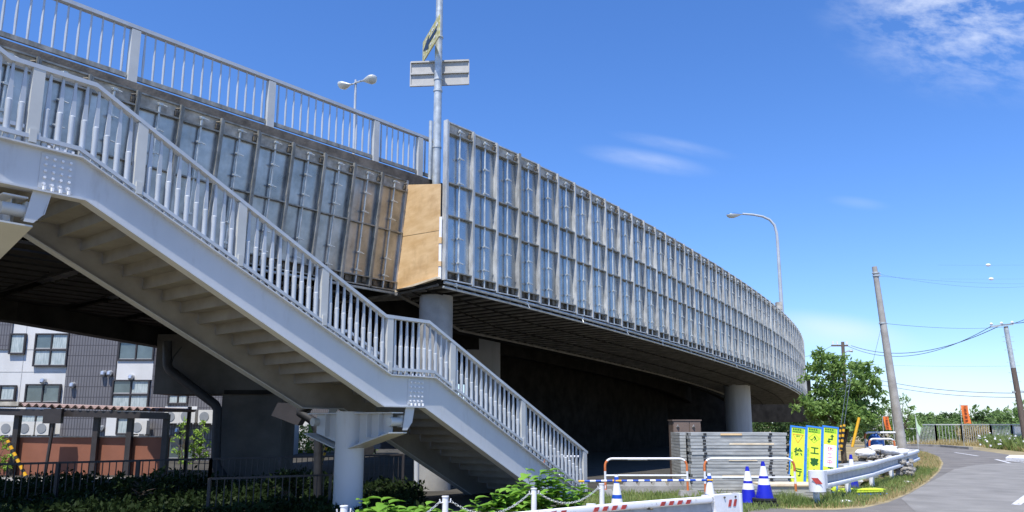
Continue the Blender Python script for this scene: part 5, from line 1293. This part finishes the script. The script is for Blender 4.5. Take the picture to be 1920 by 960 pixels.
# continuous low scrub behind the fence, and the far wood under the bridge end
m = MB(); random.seed(21)
for _ in range(1500):
    u = U(1690, 1960); Y = U(68, 86); p = atY(u, 800, Y); q = Vector((p.x, Y, rnd() * 1.55))
    for _ in range(14): quad_leaf(m, q + rdir() * .35 * rnd(), rdir(.3), rdir(), .24, .11)
o = m.build('scrub', 'leaf_far'); tag(o, 'light green scrub growing behind the far fence', 'scrub', kind='stuff')
m = MB()
for _ in range(900):
    u = U(1380, 1640); Y = U(62, 74); p = atY(u, 800, Y); q = Vector((p.x, Y, rnd() ** .8 * 2.3 + (0.0 if u < 1500 else .3)))
    for _ in range(12): quad_leaf(m, q + rdir() * .4 * rnd(), rdir(.2), rdir(), .26, .13)
o = m.build('wood', 'leaf_dark'); tag(o, 'dark far wood seen below the bridge end', 'wood', kind='stuff')
# far treeline round the horizon
m = MB()
for _ in range(2600):
    x = U(-260, 330); Y = 190 + U(-12, 12); q = Vector((x, Y, rnd() * (2.6 + 1.2 * math.sin(x * .07) + 1.0 * math.sin(x * .23))))
    for _ in range(7): quad_leaf(m, q + rdir() * 1.1, rdir(.3), rdir(), 1.1, .7)
o = m.build('treeline', 'leaf_far'); tag(o, 'distant low treeline on the horizon', 'treeline', kind='stuff')
# bright shrubs behind the dark fence, conifer
for i, (u, Y, rx, rz, lb) in enumerate([(545, 43, 1.1, .9, 'lime green shrub right of the concrete pier wall'), (590, 43.5, 1.2, 1.0, 'lime green shrub left of the stair column'), (640, 44, 1.2, .9, 'lime green shrub directly behind the stair column'), (672, 44.5, .9, .7, 'small lime green shrub at the right side of the stair column')]):
    p = T(u, 845, Y); tree('shrub', (p.x, Y, 0), 1, Vector((p.x, Y, rz * .8)), rx, .8, rz, 40, 34, .16, 'leaf_lime', lb, 'shrub', 'lime green shrubs behind the dark railing', tr=.04)
for i, (u, Y, rx, rz, lb) in enumerate([(345, 31.5, .55, 1.0, 'thin lime bamboo plant by the apartment door'), (375, 31.8, .5, .9, 'thin lime bamboo plant beside the black drain pipe'), (-4, 24.2, .4, .6, 'small green bush at the left end of the terracotta wall')]):
    p = T(u, 845, Y); tree('shrub', (p.x, Y, 0), 1, Vector((p.x, Y, rz * .8)), rx, .4, rz, 24, 22, .12, 'leaf_lime', lb, 'shrub', tr=.03)
p = T(702, 840, 42); root = empty('conifer', (p.x, 42, 0), 0, 'bluish conifer seen between the stair column and the lower flight', 'tree'); m = MB()
for _ in range(150):
    z = rnd() * 3.0; r_ = (1 - z / 3.2) * 1.1; a = U(0, 6.3); q = Vector((p.x + math.cos(a) * r_ * .8, 42 + math.sin(a) * r_ * .8, z + .3))
    for _ in range(26): quad_leaf(m, q + rdir() * .28, Vector((math.cos(a), math.sin(a), U(-.3, .5))).normalized(), up_, .16, .06)
m.build('crown', 'leaf_conifer', root); MB().tube([(p.x, 42, 0), (p.x, 42, 3.1)], [.09, .02], 8).build('trunk', 'bark', root)
# dark undergrowth in the shade at left
m = MB(); random.seed(33)
for _ in range(4200):
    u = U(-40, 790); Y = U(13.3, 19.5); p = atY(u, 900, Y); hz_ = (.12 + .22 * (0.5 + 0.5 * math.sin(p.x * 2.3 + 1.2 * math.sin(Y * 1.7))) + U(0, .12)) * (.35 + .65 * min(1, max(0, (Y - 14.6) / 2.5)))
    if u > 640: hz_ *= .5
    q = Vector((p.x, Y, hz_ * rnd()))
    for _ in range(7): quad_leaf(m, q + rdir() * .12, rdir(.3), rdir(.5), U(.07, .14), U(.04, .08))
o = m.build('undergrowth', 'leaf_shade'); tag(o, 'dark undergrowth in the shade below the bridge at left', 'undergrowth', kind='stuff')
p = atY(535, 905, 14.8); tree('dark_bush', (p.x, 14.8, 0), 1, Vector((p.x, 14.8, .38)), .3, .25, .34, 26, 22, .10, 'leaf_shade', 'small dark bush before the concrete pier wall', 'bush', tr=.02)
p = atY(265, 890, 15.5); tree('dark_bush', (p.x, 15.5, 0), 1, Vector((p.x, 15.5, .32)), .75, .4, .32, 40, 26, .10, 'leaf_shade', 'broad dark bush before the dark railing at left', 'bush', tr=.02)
# knotweed with broad bright leaves
def broad_leaf(m, p, d, ln, wd):
    d = d.normalized(); s_ = d.cross(up_); s_.normalize(); u_ = s_.cross(d)
    pts = [(0, 0), (.12, .42), (.35, .5), (.65, .36), (1.0, 0)]; i = len(m.v)
    mid_ = [p + d * ln * t - up_ * ln * .28 * t * t for t, _ in pts]
    Lf = [q + s_ * wd * w_ + u_ * wd * w_ * .3 for q, (t, w_) in zip(mid_, pts)]; Rt = [q - s_ * wd * w_ + u_ * wd * w_ * .3 for q, (t, w_) in zip(mid_, pts)]
    m.v += [tuple(q) for q in mid_ + Lf + Rt]; n_ = 5
    for k in range(4): m.f.append((i + k, i + k + 1, i + n_ + k + 1, i + n_ + k)); m.f.append((i + k + 1, i + k, i + 2 * n_ + k, i + 2 * n_ + k + 1))
def knot(u, Y, h, ns, lb, spread=.32, ls=.25):
    p = atY(u, 930, Y); root = empty('broadleaf_weed', (p.x, Y, 0), 0, lb, 'weed', 'broad leaved weeds by the stair foot'); m = MB(); s_ = MB()
    for k in range(ns):
        a = U(0, 6.28); r_ = spread * rnd() ** .6; hh_ = h * .86 * U(.6, 1.05); b = Vector((p.x + r_ * math.cos(a) * .5, Y + r_ * math.sin(a) * .5, 0)); tp = Vector((p.x + r_ * math.cos(a) * 1.3, Y + r_ * math.sin(a) * 1.1, hh_)); md = b.lerp(tp, .5) + up_ * .05
        s_.tube([b, md, tp], [.008, .006, .003], 5)
        for j in range(9):
            f = .25 + .75 * j / 8; q = b.lerp(tp, f) + up_ * .05 * (1 - abs(2 * f - 1)); an = j * 2.4 + U(-.4, .4)
            broad_leaf(m, q, Vector((math.cos(an), math.sin(an), U(-.05, .55))), ls * U(.65, 1.15), ls * U(.55, .75))
    m.build('leaves', 'leaf_bright', root); s_.build('stems', 'leaf_lime', root)
random.seed(41)
for u, Y, h, ns, lb in ((712, 11.3, .56, 7, 'broad leaved weed at the far left of the row, right of the stair column'), (752, 11.6, .50, 8, 'broad leaved weed second from the left in the row'), (795, 11.4, .48, 7, 'low broad leaved weed left of the second chain post'), (868, 11.6, .42, 6, 'low broad leaved weed right of the second chain post'),
        (915, 12.0, .62, 8, 'broad leaved weed in the middle of the row behind the chain'), (950, 12.2, .72, 8, 'broad leaved weed left of the chain post at the stair foot'), (985, 12.8, .70, 8, 'broad leaved weed just left of the stringer foot'), (1020, 12.9, .92, 9, 'tallest broad leaved weed, before the stringer foot'),
        (1055, 13.2, .75, 8, 'broad leaved weed right of the tallest one'), (1080, 13.6, .55, 6, 'small broad leaved weed at the foot of the stair end post'), (1160, 12.4, .30, 3, 'single broad leaves beside the left cone')):
    knot(u, Y, h, ns, lb)
# grass
def in_poly(x, y, P):
    c = False; n_ = len(P)
    for i in range(n_):
        x0, y0 = P[i][:2]; x1, y1 = P[(i + 1) % n_][:2]
        if (y0 > y) != (y1 > y) and x < (x1 - x0) * (y - y0) / (y1 - y0) + x0: c = not c
    return c
def blades(n_, P, hmin, hmax, wd, seed, dens=None):
    random.seed(seed); m = MB(); xs_, ys_ = [p[0] for p in P], [p[1] for p in P]; k = 0; tries = 0
    while k < n_ and tries < n_ * 30:
        tries += 1; x, y = U(min(xs_), max(xs_)), U(min(ys_), max(ys_))
        if not in_poly(x, y, P): continue
        if dens and rnd() > dens(x, y): continue
        k += 1; h_ = U(hmin, hmax) * (.6 + .5 * math.sin(x * 3.1 + math.sin(y * 2.3) * 2) ** 2); a = U(0, 6.28); dx, dy = math.cos(a) * wd, math.sin(a) * wd; lx, ly = U(-.5, .5) * h_, U(-.5, .5) * h_
        i = len(m.v); m.v += [(x - dx, y - dy, 0), (x + dx, y + dy, 0), (x + lx * .5 + dx * .6, y + ly * .5 + dy * .6, h_ * .65), (x + lx, y + ly, h_)]
        m.f += [(i, i + 1, i + 2), (i, i + 2, i + 3)]
    return m
g2 = lambda u, v: tuple(G(u, v)[:2])
verge_in = [(p.x, p.y) for p in P2_]
roadn = [g2(u, v) for u, v in [(1380, 944), (1440, 948), (1500, 953), (1560, 954), (1620, 950), (1662, 940), (1702, 924), (1736, 904), (1758, 884), (1765, 869), (1758, 858), (1738, 850), (1712, 844)]]
vpoly = roadn + [(verge_in[-1][0] + .2, verge_in[-1][1] + 1)] + [(x, y + .5) for x, y in verge_in[::-1]] + [(verge_in[0][0] - .8, verge_in[0][1] + .6), g2(1390, 930)]
def road_dist(x, y): return min(math.hypot(x - a, y - b) for a, b in roadn)
def rail_dist(x, y): return min(math.hypot(x - a, y - b) for a, b in [(verge_in[i][0] * (1 - f) + verge_in[i + 1][0] * f, verge_in[i][1] * (1 - f) + verge_in[i + 1][1] * f) for i in range(len(verge_in) - 1) for f in (0, .25, .5, .75)])
o = blades(20000, vpoly, .06, .20, .007, 51, lambda x, y: max(0.03, 1 - rail_dist(x, y) / .8)).build('verge_grass', 'grass_blade'); tag(o, 'green grass along the bending guardrail', 'grass', kind='stuff')
o = blades(34000, vpoly, .03, .11, .007, 52, lambda x, y: min(1, .15 + rail_dist(x, y) / .9)).build('dry_grass', 'grass_dry'); tag(o, 'dry yellow grass beside the asphalt edge', 'grass', kind='stuff')
sp = [g2(1120, 925), g2(1150, 955), g2(1250, 950), g2(1390, 945), g2(1400, 930), g2(1300, 921), g2(1180, 921)]
sp = [(0.8, 13.2), (1.6, 18.2), (4.2, 18.0), (5.9, 17.1), (6.0, 15.6), (4.3, 14.5), (3.2, 12.2), (2.0, 11.6)]
o = blades(16000, sp, .05, .16, .007, 53).build('verge_grass', 'grass_blade'); tag(o, 'green grass between the foreground guardrail and the barriers', 'grass', kind='stuff')
tf = []
m = MB(); random.seed(54)
for (u, v, r_, n_, h_) in ((1478, 945, .45, 1500, .32), (1500, 948, .35, 900, .22), (1445, 943, .3, 700, .22), (1560, 935, .35, 700, .25), (1600, 925, .35, 700, .25), (1640, 908, .4, 700, .25), (1680, 892, .5, 700, .22), (1382, 935, .3, 400, .14)):
    p = G(u, v)
    for _ in range(n_):
        a = U(0, 6.28); q = r_ * rnd() ** .6; x, y = p.x + q * math.cos(a), p.y + q * math.sin(a); hh_ = h_ * U(.4, 1.1) * (1.1 - q / r_ * .6); an = U(0, 6.28); lx, ly = U(-.6, .6) * hh_, U(-.6, .6) * hh_; i = len(m.v); w_ = .006
        m.v += [(x - w_ * math.cos(an), y - w_ * math.sin(an), 0), (x + w_ * math.cos(an), y + w_ * math.sin(an), 0), (x + lx, y + ly, hh_)]; m.f.append((i, i + 1, i + 2))
o = m.build('grass_tufts', 'grass_blade'); tag(o, 'taller grass tufts round the post feet and the cone weights', 'grass', kind='stuff')
# far verge weeds at right
fv = [g2(1700, 834), g2(1820, 836), g2(1880, 843), g2(1960, 852), g2(1960, 834), g2(1860, 829), g2(1760, 829)]
o = blades(16000, fv, .10, .40, .02, 55).build('dry_grass', 'grass_dry'); tag(o, 'dry straw coloured grass along the foot of the far fence', 'grass', kind='stuff')
o = blades(12000, [g2(1835, 838), g2(1880, 843), g2(1960, 852), g2(1960, 833), g2(1860, 830)], .2, .9, .02, 56, lambda x, y: .5 + .5 * math.sin(x * 1.7)).build('verge_grass', 'grass_blade'); tag(o, 'tall green weeds by the right end of the far fence', 'grass', kind='stuff')
m = MB(); random.seed(57)
for _ in range(46):
    p = G(U(1835, 1930), U(836, 848)); z = U(.3, .95); q = Vector((p.x, p.y, z)); m.box(q, (.09, .09, .04), Matrix.Rotation(U(0, 3), 3, 'X')); 
o = m.build('wildflowers', 'swhite'); tag(o, 'white wildflower heads on the weeds by the far fence', 'flowers', kind='stuff')
m = MB(); 
for _ in range(260):
    p = G(U(1765, 1860), 832); Y = p.y + U(1.5, 4); q = Vector((atY(U(1800, 1855), 820, Y).x, Y, U(.2, 1.1)))
    for _ in range(12): quad_leaf(m, q + rdir() * .3, rdir(.8), rdir(), .4, .05)
o = m.build('dry_grass', 'grass_dry'); tag(o, 'tall dry reeds behind the far fence', 'grass', kind='stuff')
